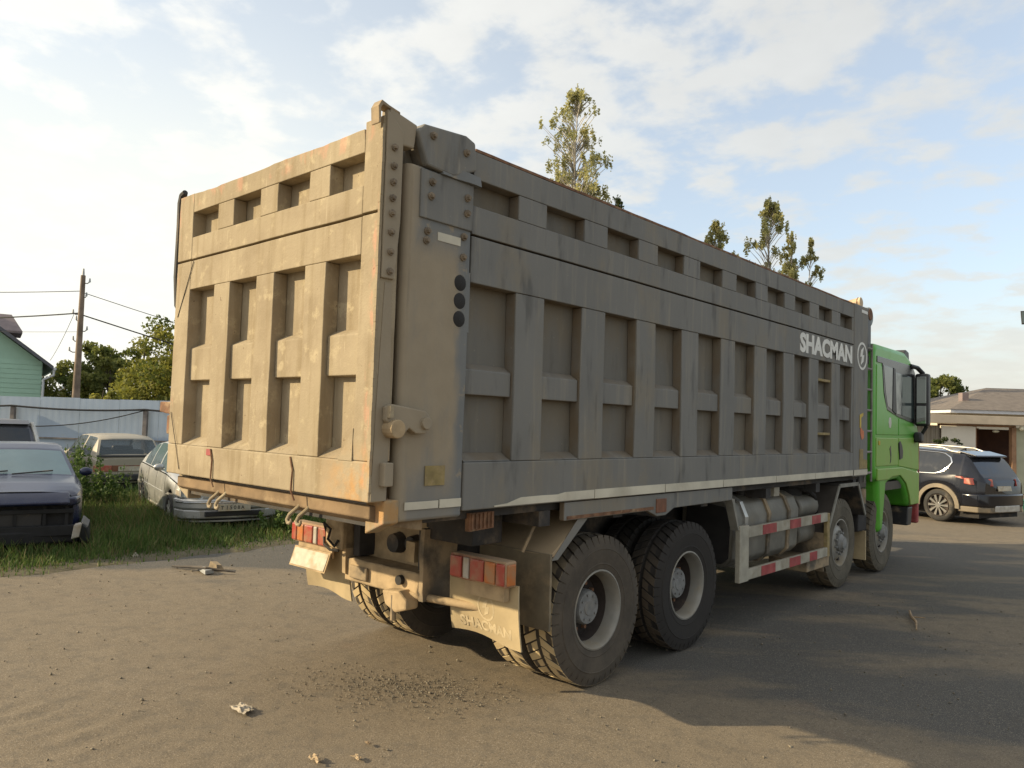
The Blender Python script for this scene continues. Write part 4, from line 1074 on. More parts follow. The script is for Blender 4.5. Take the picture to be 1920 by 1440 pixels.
# mud flaps
def flap(x0, x1, y, z0, z1, ph):
    m = MB(); nx_, nz_ = 10, 8; vs = []; 
    for k in range(2):
        for i in range(nx_ + 1):
            for j in range(nz_ + 1):
                u, v = i / nx_, j / nz_
                yy = y + .035 * math.sin(u * PI * 1.3 + ph) * (1 - v) + .05 * (1 - v) ** 2 + k * .012
                vs.append((x0 + (x1 - x0) * u + .025 * (v - .5) * (1 - 2 * u), yy, z0 + (z1 - z0) * v + .012 * math.sin(u * 5 + ph) * (1 - v)))
    st = (nx_ + 1) * (nz_ + 1); fs = []
    for i in range(nx_):
        for j in range(nz_):
            a = i * (nz_ + 1) + j; q = (a, a + nz_ + 1, a + nz_ + 2, a + 1)
            fs += [q, tuple(reversed([t + st for t in q]))]
    bd = [i * (nz_ + 1) for i in range(nx_ + 1)] + [nx_ * (nz_ + 1) + j for j in range(1, nz_ + 1)] + [i * (nz_ + 1) + nz_ for i in range(nx_ - 1, -1, -1)] + [j for j in range(nz_ - 1, 0, -1)]
    for a, b in zip(bd, bd[1:] + bd[:1]): fs.append((a, a + st, b + st, b))
    m.add(vs, fs); return m
mf = T('mud_flap', flap(-.64, .03, 1.22, .475, .885, .3), 'flap', smooth=True)
def yflap(x, z): 
    u = (x + .64) / .67; v = (z - .475) / .41
    return 1.22 + .035 * math.sin(u * PI * 1.3 + .3) * (1 - v) + .05 * (1 - v) ** 2
def onflap(m): m.v = [(x, yflap(x, z) - .003 + (y - 1.2), z) for x, y, z in m.v]; return m
rg = ring(0, 0, 0, .155, .185, 0, .004); rg.v = [(-.29 + y * .46, 1.2045 - x * .65, .69 + z * .50) for x, y, z in rg.v]
T('emblem', onflap(rg), 'flapprint', mf)
T('emblem_bolt', onflap(MB().prism([(-.29 + a * .5, .69 + b * .5) for a, b in BOLT], 'y', 1.2018, 1.2045)), 'flapprint', mf)
T('lettering', onflap(text_mb('SHACMAN', .095, .004, .001, lambda u, v, w: (-.30 + u, 1.2025 - w, .555 + v), 1.15)), 'flapprint', mf, recalc=False)
mf2 = T('mud_flap', flap(-2.47, -1.80, 1.22, .475, .86, .3), 'flap', smooth=True)
# rear plate hanging in front of the left flap
np_ = T('number_plate', MB().hexa([(-2.43, 1.055, .70), (-2.43, 1.105, .835), (-2.43, 1.065, .70), (-2.43, 1.115, .835), (-1.94, 1.055, .70), (-1.94, 1.105, .835), (-1.94, 1.065, .70), (-1.94, 1.115, .835)]), 'plate', bevel=.003)
T('plate_frame', MB().hexa([(-2.445, 1.058, .688), (-2.445, 1.112, .845), (-2.445, 1.07, .688), (-2.445, 1.124, .845), (-1.925, 1.058, .688), (-1.925, 1.112, .845), (-1.925, 1.07, .688), (-1.925, 1.124, .845)]), 'mud', np_)
T('back_panel', MB().gridbox(-2.42, -1.93, 1.13, 1.15, .80, .92, .08, lump), 'mud', np_, smooth=True)
# fenders of the rear bogie: sloping sheet and hanging rear panel
for f in (fx, fx2):
    a, b = sorted((f(-.72), f(-.03)))
    fe = T('rear_fender', MB().prism([(1.60, 1.035), (1.64, 1.02), (2.0, 1.265), (2.0, 1.30)], 'x', a, b), 'muddy_steel', bevel=.004)
    T('fender_edge', MB().prism([(1.61, 1.00), (1.68, 1.00), (2.02, 1.268), (1.90, 1.268)], 'x', *sorted((f(-.034), f(-.026)))), 'body', fe)
    T('fender_flap', MB().gridbox(a, b, 1.60, 1.622, .515, 1.045, .10, lambda p: [p[0], p[1] + .01 * nz(p, 4), p[2]]), 'flapdark', fe, smooth=True)
    T('fender_strut', MB().prism([(4.335, 1.285), (4.39, 1.285), (4.50, .98), (4.48, .97)], 'x', *sorted((f(-.10), f(-.02)))), 'ladder', fe)
T('bearer_box', MB().box(-.80, -.35, 1.15, 1.45, 1.10, 1.30), 'frame', bevel=.01)
rbk = T('ribbed_bracket', MB().prism([(.84, 1.26), (.84, 1.375), (1.06, 1.375), (1.06, 1.27)], 'x', -.11, -.07), 'rust')
for k in range(6): T('bracket_rib', MB().box(-.07, -.06, .85 + k * .036, .865 + k * .036, 1.275, 1.37), 'rust', rbk)
T('hose', MB().tube([(-.12, 1.62, 1.36), (-.16, 1.55, 1.2), (-.2, 1.50, 1.05)], .012, 6), 'muddy_steel')
# axles, springs
for y in (2.24, 3.59):
    T('axle', MB().cyl((-2.2, y, .56), (-.3, y, .56), .085, n=14).ball((-1.25, y, .56), .25, 14, 8), 'frame', smooth=True)
for y in (7.52, 9.22): T('axle', MB().box(-2.25, -.25, y - .06, y + .06, .48, .6), 'frame', bevel=.01)
for x in (-1.86, -.74):
    for k in range(6):
        L = 1.0 - k * .11; T('leaf_spring', MB().prism([(2.915 - L, .78 + .02 * k), (2.915 - L * .4, .86 + .022 * k), (2.915 + L * .4, .86 + .022 * k), (2.915 + L, .78 + .02 * k), (2.915 + L, .795 + .02 * k), (2.915 + L * .4, .88 + .022 * k), (2.915 - L * .4, .88 + .022 * k), (2.915 - L, .795 + .02 * k)], 'x', x - .045, x + .045), 'frame')
T('drive_shaft', MB().cyl((-1.25, 2.3, .62), (-1.25, 7.0, .78), .07, n=12), 'frame', smooth=True)
T('gearbox', MB().box(-1.6, -.9, 7.0, 9.6, .55, 1.15), 'dark', bevel=.05)

# ---- wheels
def tyre_mb(Rr=.56, hw=.152, lugs=44, depth=.021, rr=.292):
    prof = [(-.115, rr), (-.138, rr + .012), (-.1465, .338), (-.1495, .341), (-.1495, .347), (-.148, .350), (-.150, .37), (-.157, .43), (-.1575, .452), (-.1600, .455), (-.1595, .461), (-.1555, .464), (-.152, .49), (-.143, .525), (-.137, .540)]
    tread = [-.133, -.098, -.094, -.058, -.020, -.012, .012, .020, .058, .094, .098, .133]
    cols = [(x, r, 0) for x, r in prof] + [(x, Rr - .004 * (abs(x) / .133) ** 3, 1) for x in tread] + [(-x, r, 0) for x, r in reversed(prof)]
    np__ = len(prof); cols[np__ - 1] = (cols[np__ - 1][0], cols[np__ - 1][1], 2); cols[np__ - 2] = (cols[np__ - 2][0], cols[np__ - 2][1], 3)
    k = len(prof) + len(tread); cols[k] = (cols[k][0], cols[k][1], 2); cols[k + 1] = (cols[k + 1][0], cols[k + 1][1], 3)
    fr = [0.0, .80, .84, .96]; n = lugs * 4; vs = []
    for (x, r, kind) in cols:
        for l in range(lugs):
            for q, t in enumerate(fr):
                sh = .95 * abs(x) / .133 if abs(x) < .14 else .95
                th = 2 * PI * (l + t + sh + (.5 if x > 0 else 0)) / lugs; rad = r; g = q >= 2
                if kind == 1:
                    if abs(x) < .013: rad -= depth * .75 if (l % 2 == 0 or g) else depth * .75
                    elif g: rad -= depth * (.9 if abs(x) > .09 else .55)
                    elif .093 < abs(x) < .099 and l % 2 == 0: rad -= depth * .35
                elif kind == 2 and g: rad -= depth * 1.0
                elif kind == 3 and g: rad -= depth * .9
                vs.append((x, rad * math.cos(th), rad * math.sin(th)))
    m = MB(); fs = [(j * n + i, j * n + (i + 1) % n, (j + 1) * n + (i + 1) % n, (j + 1) * n + i) for j in range(len(cols) - 1) for i in range(n)]
    return m.add(vs, fs)
def wheel_parts(w, c, out, mat, front):
    """out = +1 if the outer face looks to +x"""
    c = Vector(c)
    def P(n, m, mt, par, **kw):
        m.v = [(c.x + out * x, c.y + y, c.z + z) for x, y, z in m.v]; return T(n, m, mt, par, **kw)
    P('tyre', tyre_mb(), mat, w, smooth=True, angle=28, merge=False)
    if not front:
        r = P('rim', MB().lathe([(.128, .300), (.140, .300), (.142, .288), (.128, .276), (.10, .268), (.065, .260), (.03, .253), (-.02, .25), (-.13, .29), (-.14, .30)], (0, 0, 0), 44), 'rim', w, smooth=True, angle=50)
        P('rim_dish', MB().lathe([(.0285, .2525), (-.03, .245), (-.061, .234), (-.052, .20), (-.05, .145), (-.03, .135), (-.03, .001)], (0, 0, 0), 32), 'rimdark', r, smooth=True, angle=40)
        h = P('hub', MB().lathe([(-.05, .135), (.03, .132), (.048, .122), (.05, .06), (.056, .055), (.058, .001)], (0, 0, 0), 28), 'hub', w, smooth=True, angle=30)
        for k in range(10):
            a = 2 * PI * k / 10; P('wheel_nut', MB().cyl((-.052, .175 * math.cos(a), .175 * math.sin(a)), (-.02, .175 * math.cos(a), .175 * math.sin(a)), .016, n=6), 'rust', h)
        for k in range(8):
            a = 2 * PI * k / 8 + .2; P('hub_bolt', MB().cyl((.048, .095 * math.cos(a), .095 * math.sin(a)), (.058, .095 * math.cos(a), .095 * math.sin(a)), .010, n=6), 'hub', h)
    else:
        r = P('rim', MB().lathe([(.128, .300), (.140, .300), (.142, .288), (.125, .276), (.075, .262), (.07, .235), (.10, .20), (.118, .165), (.118, .11), (.06, .10), (-.13, .29)], (0, 0, 0), 44), 'rim', w, smooth=True, angle=50)
        for k in range(10):
            a = 2 * PI * k / 10; P('hand_hole', MB().cyl((.07, .228 * math.cos(a), .228 * math.sin(a)), (.094, .222 * math.cos(a), .222 * math.sin(a)), .026, n=12), 'rimdark', r)
        h = P('hub', MB().lathe([(.10, .115), (.15, .108), (.165, .09), (.195, .075), (.20, .001)], (0, 0, 0), 24), 'hub', w, smooth=True, angle=30)
        for k in range(10):
            a = 2 * PI * k / 10 + .3; P('wheel_nut', MB().cyl((.115, .142 * math.cos(a), .142 * math.sin(a)), (.15, .142 * math.cos(a), .142 * math.sin(a)), .016, n=6), 'hub', h)
def copy_wheel(w, off):
    c = dup(w, truck, off)
    for ch in [o for o in w.children]:
        d = dup(ch, c, (0, 0, 0))
        for g in ch.children: dup(g, d, (0, 0, 0))
    return c
def wheel(x, y, out, mat, front=False):
    w = empty_part('wheel', truck, (x, y, .56)); wheel_parts(w, (x, y, .56), out, mat, front); return w
w4 = wheel(-.205, 2.24, 1, 'tyre_rear'); copy_wheel(w4, (-.36, 0, 0))
w3 = wheel(-.205, 3.59, 1, 'tyre_shade'); copy_wheel(w3, (-.36, 0, 0))
w4l = wheel(-2.295, 2.24, -1, 'tyre_rear'); copy_wheel(w4l, (.36, 0, 0)); copy_wheel(w4l, (0, 1.35, 0)); copy_wheel(w4l, (.36, 1.35, 0))
w2 = wheel(-.225, 7.52, 1, 'tyre_front', True); copy_wheel(w2, (0, 1.70, 0))
w2l = wheel(-2.275, 7.52, -1, 'tyre_front', True); copy_wheel(w2l, (0, 1.70, 0))

# ---- tanks, guard, boxes on the right flank; added left boxes against the sun
tk = T('fuel_tank', MB().prism([(-.72, .62), (-.66, .56), (-.24, .56), (-.16, .64), (-.14, 1.06), (-.20, 1.20), (-.32, 1.26), (-.66, 1.26), (-.72, 1.2)], 'y', 4.62, 6.30), 'tank', bevel=.02, seg=3, smooth=True)
for y in (4.85, 5.42, 5.95):
    T('tank_strap', MB().prism([(-.74, .6), (-.665, .54), (-.235, .54), (-.14, .63), (-.118, 1.065), (-.185, 1.215), (-.31, 1.282), (-.67, 1.282), (-.74, 1.2)], 'y', y, y + .07), 'alu' if y < 5 else 'muddy_steel', tk, bevel=.004)
T('tank_end', MB().prism([(-.68, .66), (-.64, .60), (-.26, .60), (-.19, .66), (-.17, 1.05), (-.22, 1.17), (-.64, 1.22)], 'y', 4.60, 4.621), 'dark', tk)  # near-black end face, underbody shade put into the colour
T('filler_cap', MB().cyl((-.35, 5.2, 1.26), (-.33, 5.2, 1.33), .06, n=14), 'black', tk)
for z, r, mt in ((1.05, .14, 'tank'), (.74, .13, 'tank')):
    T('air_tank', MB().cyl((-.30, 6.42, z), (-.30, 6.98, z), r, n=18), mt, smooth=True, bevel=.02)
T('air_cleaner', MB().cyl((-.45, 6.62, 1.12), (-.45, 6.62, 1.36), .2, n=18), 'dark', smooth=True)
T('hose', MB().tube([(-.30, 6.35, 1.32), (-.22, 6.6, 1.30), (-.2, 6.9, 1.18), (-.22, 7.05, .95)], .03, 8), 'dark', smooth=True)
for x, y in ((-.12, 5.55), (-.25, 7.1)): T('hanger', MB().box(x - .05, x, y, y + .14, 1.24, 1.40), 'white' if y < 6 else 'frame', bevel=.004)
T('sun_block_box', MB().box(-2.36, -1.72, 4.62, 5.60, .40, 1.22), 'frame', bevel=.02)  # unseen left box added to stop sun passing under the truck
T('battery_or_block_box', MB().box(-2.36, -1.75, 5.70, 6.85, .45, 1.15), 'frame', bevel=.02)  # second unseen left box, added to keep the underside dark
T('sun_block_core', MB().box(-1.6, -.9, 4.7, 6.6, .45, .84), 'dark', bevel=.05)  # unseen centre mass added to block light below the frame
sg = empty_part('side_guard', truck, (-.02, 5.7, .74))
T('guard_upright', MB().box(-.06, -.008, 4.50, 4.70, .46, 1.01), 'white', sg, bevel=.006)
T('guard_upright', MB().box(-.06, -.012, 6.86, 6.94, .46, .98), 'yellow', sg, bevel=.006)
for zz in (.885, .47):
    T('guard_rail', MB().box(-.05, -.010, 4.702, 6.858, zz, zz + .105), 'white', sg, bevel=.005)
for zz, spans in ((.885, ((5.02, 5.36), (5.72, 6.02), (6.36, 6.62))), (.47, ((5.0, 5.34), (5.72, 6.02), (6.3, 6.52)))):
    for a, b in spans: T('red_stripe', MB().box(-.0098, -.006, a, b, zz + .004, zz + .101), 'red', sg)
T('step_plate', MB().box(-.5, -.04, 6.3, 7.0, .34, .47), 'muddy_steel', sg, bevel=.01)
# front fender over the second axle
fp = [(6.90, .72), (7.30, 1.27), (7.98, 1.27), (8.26, .86)]
for f in (fx, fx2):
    ff = empty_part('middle_fender', truck, (f(-.25), 7.6, 1.1)); 
    th = .035
    for (ya, za), (yb, zb) in zip(fp, fp[1:]):
        d = Vector((yb - ya, zb - za)).normalized(); nx_ = Vector((-d.y, d.x)) * th
        T('fender_sheet', MB().prism([(ya, za), (yb, zb), (yb + nx_.x, zb + nx_.y), (ya + nx_.x, za + nx_.y)], 'x', *sorted((f(-.50), f(-.03)))), 'frame', ff)
        T('fender_lip', MB().prism([(ya, za), (yb, zb), (yb + nx_.x * 1.3, zb + nx_.y * 1.3), (ya + nx_.x * 1.3, za + nx_.y * 1.3)], 'x', *sorted((f(-.03), f(-.015)))), 'ladder', ff)
    T('fender_flap', MB().box(*sorted((f(-.48), f(-.06))), 6.86, 6.875, .28, .74), 'muddy_steel', ff)
T('battery_or_block_box', MB().box(-.45, -.12, 8.30, 8.66, .62, 1.02), 'dark', bevel=.02)
T('mud_guard_plate', MB().box(-.50, -.10, 8.55, 8.58, .22, .62), 'flap', bevel=.005)
T('cab_lift_pump', MB().cyl((-.15, 8.45, 1.0), (-.15, 8.45, 1.2), .08, n=14), 'muddy_steel', smooth=True)

# ---- ladder, tarp roll and its motor at the front of the body
ld = empty_part('ladder', truck, (-.2, 8.40, 2.3))
for y in (8.31, 8.60): T('ladder_rail', MB().tube([(-.05, y, 1.30), (-.05, y, 3.20)], .016, 8), 'ladder', ld)
for k in range(7): T('rung', MB().tube([(-.05, 8.31, 1.42 + k * .285), (-.05, 8.60, 1.42 + k * .285)], .017, 8), 'ladder', ld)
T('intake_panel', MB().box(-1.0, -.11, 8.30, 8.61, 1.20, 3.10), 'black', bevel=.02)
def wob(p): return p
tp = T('tarp_roll', MB().tube([(-2.4 + 2.36 * i / 14, 8.12 + .015 * math.sin(i * 2.2), 3.715 + .008 * math.cos(i * 3.1)) for i in range(15)], [.055 + .012 * math.sin(i * 1.9) for i in range(15)], 12), 'tarp', smooth=True)
for k in range(5): T('tarp_strap', MB().tube([(-.08 - k * .22, 8.12 + .07 * math.cos(a * PI / 5), 3.715 + .07 * math.sin(a * PI / 5)) for a in range(11)], .008, 5), 'rust', tp)
mo = T('tarp_motor', MB().cyl((-.30, 8.70, 3.60), (-.10, 8.70, 3.60), .135, n=22), 'motor', smooth=True, bevel=.02)
T('motor_cap', MB().cyl((-.11, 8.62, 3.62), (-.07, 8.62, 3.62), .085, n=16), 'rust', mo, bevel=.008)
T('motor_housing', MB().box(-.26, -.08, 8.47, 8.66, 3.10, 3.70), 'black', mo, bevel=.015)
T('motor_housing', MB().box(-.24, -.12, 8.665, 8.80, 3.18, 3.50), 'motor', mo, bevel=.015)
T('crank_shaft', MB().cyl((-.17, 8.56, 1.4), (-.17, 8.56, 3.15), .045, n=12), 'pipe', mo, smooth=True)

# ---- cab
cabp = [(8.72, 1.30), (8.65, 1.50), (8.64, 3.06), (8.70, 3.20), (8.82, 3.235), (10.20, 3.235), (10.50, 3.15), (10.76, 2.90), (10.90, 2.0), (10.94, 1.35), (10.94, .84), (10.46, .84), (10.36, .98), (10.17, 1.17), (9.90, 1.29), (9.45, 1.27), (9.28, 1.22), (9.12, .56), (8.92, .56), (8.88, 1.28)]
cab = T('cab', MB().prism(cabp, 'x', -2.46, -.04), 'green', bevel=.075, seg=4, smooth=True, angle=50)
def CB(n, m, mat, par=None, **kw): return T(n, m, mat, par or cab, **kw)
def cabside(x0, s):     # mirror helper: list of x offsets measured outwards from the cab flank
    return (lambda t: -.04 + t) if s > 0 else (lambda t: -2.46 - t)
for s_ in (1, -1):
    q = cabside(0, s_)
    def pr_(n, pts, t0, t1, mat, par=None, bev=0., **kw):
        a, b = sorted((q(t0), q(t1))); return CB(n, MB().prism(pts, 'x', a, b), mat, par, bevel=bev, **kw)
    pr_('window_surround', [(8.78, 2.965), (8.78, 3.055), (10.55, 3.045), (10.70, 2.94), (10.80, 2.12), (9.82, 2.215), (9.24, 2.31), (9.10, 2.56), (9.02, 2.965)], -.01, .010, 'blackgloss', None, .006)
    pr_('quarter_window', [(9.06, 2.945), (9.50, 2.93), (9.47, 2.315), (9.26, 2.36), (9.155, 2.58)], .004, .0135, 'cabglass', None, .004)
    dr = pr_('door', [(9.82, 1.945), (10.885, 1.965), (10.80, 2.10), (9.83, 2.20)], -.012, .014, 'green', None, .012, seg=3)
    pr_('door_window', [(9.64, 2.88), (10.52, 2.86), (10.64, 2.20), (9.70, 2.265)], .004, .0135, 'cabglass', dr, .004)
    pr_('window_pillar', [(9.53, 2.94), (9.62, 2.93), (9.68, 2.25), (9.50, 2.30)], .006, .019, 'black', dr, .004)
    pr_('door_lower_panel', [(9.82, 1.485), (10.93, 1.40), (10.90, 1.92), (9.82, 1.905)], -.012, .013, 'green_dusty', dr, .012, seg=3)
    pr_('door_handle', [(9.80, 1.83), (9.86, 1.86), (9.95, 1.80), (10.0, 1.70), (9.98, 1.60), (9.84, 1.58)], .008, .028, 'black', dr, .008)
    pr_('rear_panel', [(8.76, 1.945), (9.795, 1.945), (9.795, 2.19), (9.26, 2.285), (9.08, 2.53), (9.0, 2.92), (8.76, 2.94)], -.012, .011, 'green', None, .012, seg=3)
    pr_('lower_panel', [(8.76, 1.50), (9.795, 1.50), (9.795, 1.905), (8.76, 1.905)], -.012, .012, 'green_dusty', None, .012, seg=3)
    pr_('fender_panel', [(8.80, 1.30), (9.30, 1.30), (9.47, 1.335), (9.90, 1.345), (10.21, 1.215), (10.40, 1.01), (10.47, .87), (10.91, .87), (10.915, 1.36), (10.02, 1.465), (8.80, 1.47)], -.012, .020, 'green_dusty', None, .014, seg=3)
    pr_('emblem_badge', [(9.34, 2.05), (9.42, 2.05), (9.45, 2.12), (9.42, 2.20), (9.34, 2.20), (9.31, 2.12)], .008, .015, 'alu', None, .003)
    pr_('side_script', [(9.36, 1.75), (9.42, 1.79), (9.45, 1.66), (9.43, 1.56), (9.38, 1.53), (9.41, 1.62)], .010, .016, 'black', None)
    pr_('side_lamp', [(8.84, 1.80), (8.90, 1.80), (8.90, 1.86), (8.84, 1.86)], .010, .022, 'yellow2', None, .004)
    a, b = sorted((q(-.50), q(-.04)))
    CB('arch_liner', MB().box(a, b, 9.30, 10.15, 1.14, 1.262), 'black')
    pr_('entry_step', [(10.42, .55), (10.62, .55), (10.70, .83), (10.46, .83)], -.30, -.02, 'black', None, .015)
    # mirror arms and housings
    arm = CB('mirror_arm', MB().tube([(q(.0), 10.45, 3.04), (q(.06), 10.62, 3.02), (q(.12), 10.72, 2.93)], .035, 8), 'black', smooth=True)
    CB('mirror_arm', MB().tube([(q(.0), 10.72, 1.98), (q(.10), 10.74, 1.98), (q(.17), 10.72, 2.10)], .03, 8), 'black', smooth=True)
    a, b = sorted((q(.02), q(.215)))
    mh = CB('mirror', MB().box(a, b, 10.63, 10.80, 2.10, 2.93), 'black', bevel=.035, seg=3, smooth=True, angle=60)
    a, b = sorted((q(.05), q(.185)))
    CB('mirror_glass', MB().box(a, b, 10.622, 10.634, 2.46, 2.88), 'mirror', mh, bevel=.003); CB('mirror_glass', MB().box(a, b, 10.622, 10.634, 2.14, 2.42), 'mirror', mh, bevel=.003)
    CB('mirror', MB().box(*sorted((q(.0), q(.12))), 10.62, 10.80, 1.84, 2.0), 'black', bevel=.03, seg=3, smooth=True, angle=60)
CB('roof_spoiler', MB().prism([(10.30, 3.20), (10.46, 3.30), (10.62, 3.27), (10.66, 3.02), (10.52, 3.08)], 'x', -2.40, -.10), 'black', bevel=.02)
CB('rear_band', MB().box(-2.40, -.10, 8.632, 8.66, 2.93, 3.04), 'blackgloss', bevel=.006)
CB('windscreen', MB().add([(-2.38, 10.79, 2.88), (-.12, 10.79, 2.88), (-.12, 10.925, 2.02), (-2.38, 10.925, 2.02), (-2.38, 10.70, 2.88), (-.12, 10.70, 2.88), (-.12, 10.80, 2.02), (-2.38, 10.80, 2.02)], [(0, 1, 2, 3), (4, 7, 6, 5), (0, 4, 5, 1), (3, 2, 6, 7), (1, 5, 6, 2), (0, 3, 7, 4)]), 'cabglass')
CB('grille', MB().box(-2.2, -.3, 10.93, 10.97, 1.2, 1.9), 'black', bevel=.01); CB('bumper', MB().box(-2.46, -.04, 10.90, 11.0, .55, 1.05), 'red', bevel=.03, label='dark red front bumper')
CB('red_edge', MB().box(-.05, -.034, 10.945, 10.97, 1.0, 1.95), 'red')

# ================================================================== CARS
def lerp_pts(pts, x):
    pts = sorted(pts)
    if x <= pts[0][0]: return pts[0][1]
    for (a, u), (b, v) in zip(pts, pts[1:]):
        if x <= b:
            return u + (v - u) * (x - a) / (b - a)
    return pts[-1][1]
def smooth_pts(pts, x, r=.05):
    return sum(lerp_pts(pts, x + d * r) for d in (-1, -.5, 0, .5, 1)) / 5
FR = [(0, -.055), (.12, -.018), (.34, 0.), (.56, 0.), (.80, -.010), (1., -.032)]
class Car:
    def __init__(s, root, spec, paint, glass):
        s.r, s.sp, s.paint, s.glass = root, spec, paint, glass
    def B(s, n, m, mat, par=None, **kw): return build(n, m, mat, par or s.r, **kw)
    def bot(s, x):
        sp = s.sp; z = lerp_pts(sp['bottom'], x)
        for xw in sp['axles']:
            d = abs(x - xw); ra = sp['arch']
            if d < ra: z = max(z, sp['rw'] + math.sqrt(ra * ra - d * d) * .97)
        return z
    def section(s, x):
        sp = s.sp; w = lerp_pts(sp['half'], x); top = smooth_pts(sp['top'], x, .03); belt = min(smooth_pts(sp['belt'], x, .04), top - .045)
        b = min(s.bot(x), belt - .05); zr = belt + max(0, top - belt - .055); P = []
        for f, dw in FR: P.append((w + dw, b + (belt - b) * f))
        g = zr - belt; wb = w - .045; wr = wb - sp['tumble'] * g - .01
        P += [(wb, belt + .006), (wb + (wr - wb) * .5 + .012 * min(1, g * 3), belt + .006 + (zr - belt) * .5), (wr, zr + .006)]
        P += [(wr - .055, zr + (top - zr) * .62), (wr * .5, zr + (top - zr) * .93), (0, top)]
        return P
    def shell(s):
        sp = s.sp; L0, L1 = sp['x0'], sp['x1']
        xs = set(np.round(np.linspace(L0, L1, 76), 4)) | {round(p[0], 4) for k in ('top', 'half') for p in sp[k] if L0 <= p[0] <= L1}
        for a, b in sp['windows']: xs |= {a, b}
        for xw in sp['axles']: xs |= {round(xw + sp['arch'] * k, 4) for k in (-1, -.97, -.9, -.78, .78, .9, .97, 1)}
        xs = [x for x in sorted(xs) if L0 <= x <= L1]; secs = [s.section(x) for x in xs]; n = len(secs[0])
        parts = {}
        def put(key, q): parts.setdefault(key, []).append(q)
        for i in range(len(xs) - 1):
            xm = (xs[i] + xs[i + 1]) / 2
            for j in range(n - 1):
                for sg in (1, -1):
                    q = [(xs[i], sg * secs[i][j][0], secs[i][j][1]), (xs[i + 1], sg * secs[i + 1][j][0], secs[i + 1][j][1]), (xs[i + 1], sg * secs[i + 1][j + 1][0], secs[i + 1][j + 1][1]), (xs[i], sg * secs[i][j + 1][0], secs[i][j + 1][1])]
                    key = 'body'
                    if j in (6, 7):
                        for k, (a, b) in enumerate(sp['windows']):
                            if a <= xm <= b and secs[i][8][1] - secs[i][6][1] > .05: key = ('side_window', k, sg)
                    if j >= 9:
                        if sp['ws'][0] <= xm <= sp['ws'][1]: key = ('windscreen',)
                        elif sp['rw_glass'] and sp['rw_glass'][0] <= xm <= sp['rw_glass'][1]: key = ('rear_window',)
                    put(key, q if sg > 0 else q[::-1])
        for x, sec, dark in ((xs[0], secs[0], False), (xs[-1], secs[-1], sp.get('open_front'))):
            poly = [(x, w, z) for w, z in sec] + [(x, -w, z) for w, z in reversed(sec[:-1])]
            put('front_opening' if dark else 'body', poly)  # flat dark cap stands for the shaded void of an open front
        out = {}
        for key, qs in parts.items():
            m = MB()
            for q in qs: m.add(q, [tuple(range(len(q)))])
            nm = key if isinstance(key, str) else key[0]
            mat = s.paint if nm == 'body' else ('wreckshade' if nm == 'front_opening' else s.glass)
            out[key] = s.B(nm, m, mat, smooth=True, angle=38)
            s.body = out.get('body')
        s.body = out['body']
        w = max(h for _, h in sp['half'])
        s.B('underbody', MB().box(L0 + .12, L1 - .12, -(w - .20), w - .20, .16, .62), 'dark')
        return s
    def seam(s, x, f0=.06, f1=1., par=None):
        P = s.section(x); b, t = P[0][1], P[5][1]
        for sg in (1, -1):
            m = MB(); pts = []
            for (f, dw), (w, z) in zip(FR, P[:6]): pts.append((w + .002, z))
            for (w0, z0), (w1, z1) in zip(pts, pts[1:]):
                m.add([(x - .006, sg * w0, z0), (x + .006, sg * w0, z0), (x + .006, sg * w1, z1), (x - .006, sg * w1, z1)], [(0, 1, 2, 3)])
            s.B('door_seam', m, 'blackgloss', s.body)
    def strip(s, f, x0, x1, h, mat, off=.012, name='side_moulding', n=24):
        for sg in (1, -1):
            m = MB(); vs = []; 
            for i in range(n + 1):
                x = x0 + (x1 - x0) * i / n; P = s.section(x); b, t = lerp_pts(s.sp['bottom'], x), P[5][1]; z = b + (t - b) * f
                w = lerp_pts([(pz, pw) for pw, pz in P[:6]], z)
                vs += [(x, sg * (w - .01), z - h / 2), (x, sg * (w + off), z - h / 2), (x, sg * (w + off), z + h / 2), (x, sg * (w - .01), z + h / 2)]
            fs = [(i * 4 + k, i * 4 + (k + 1) % 4, i * 4 + 4 + (k + 1) % 4, i * 4 + 4 + k) for i in range(n) for k in range(4)]
            m.add(vs, fs); s.B(name, m, mat, s.body)
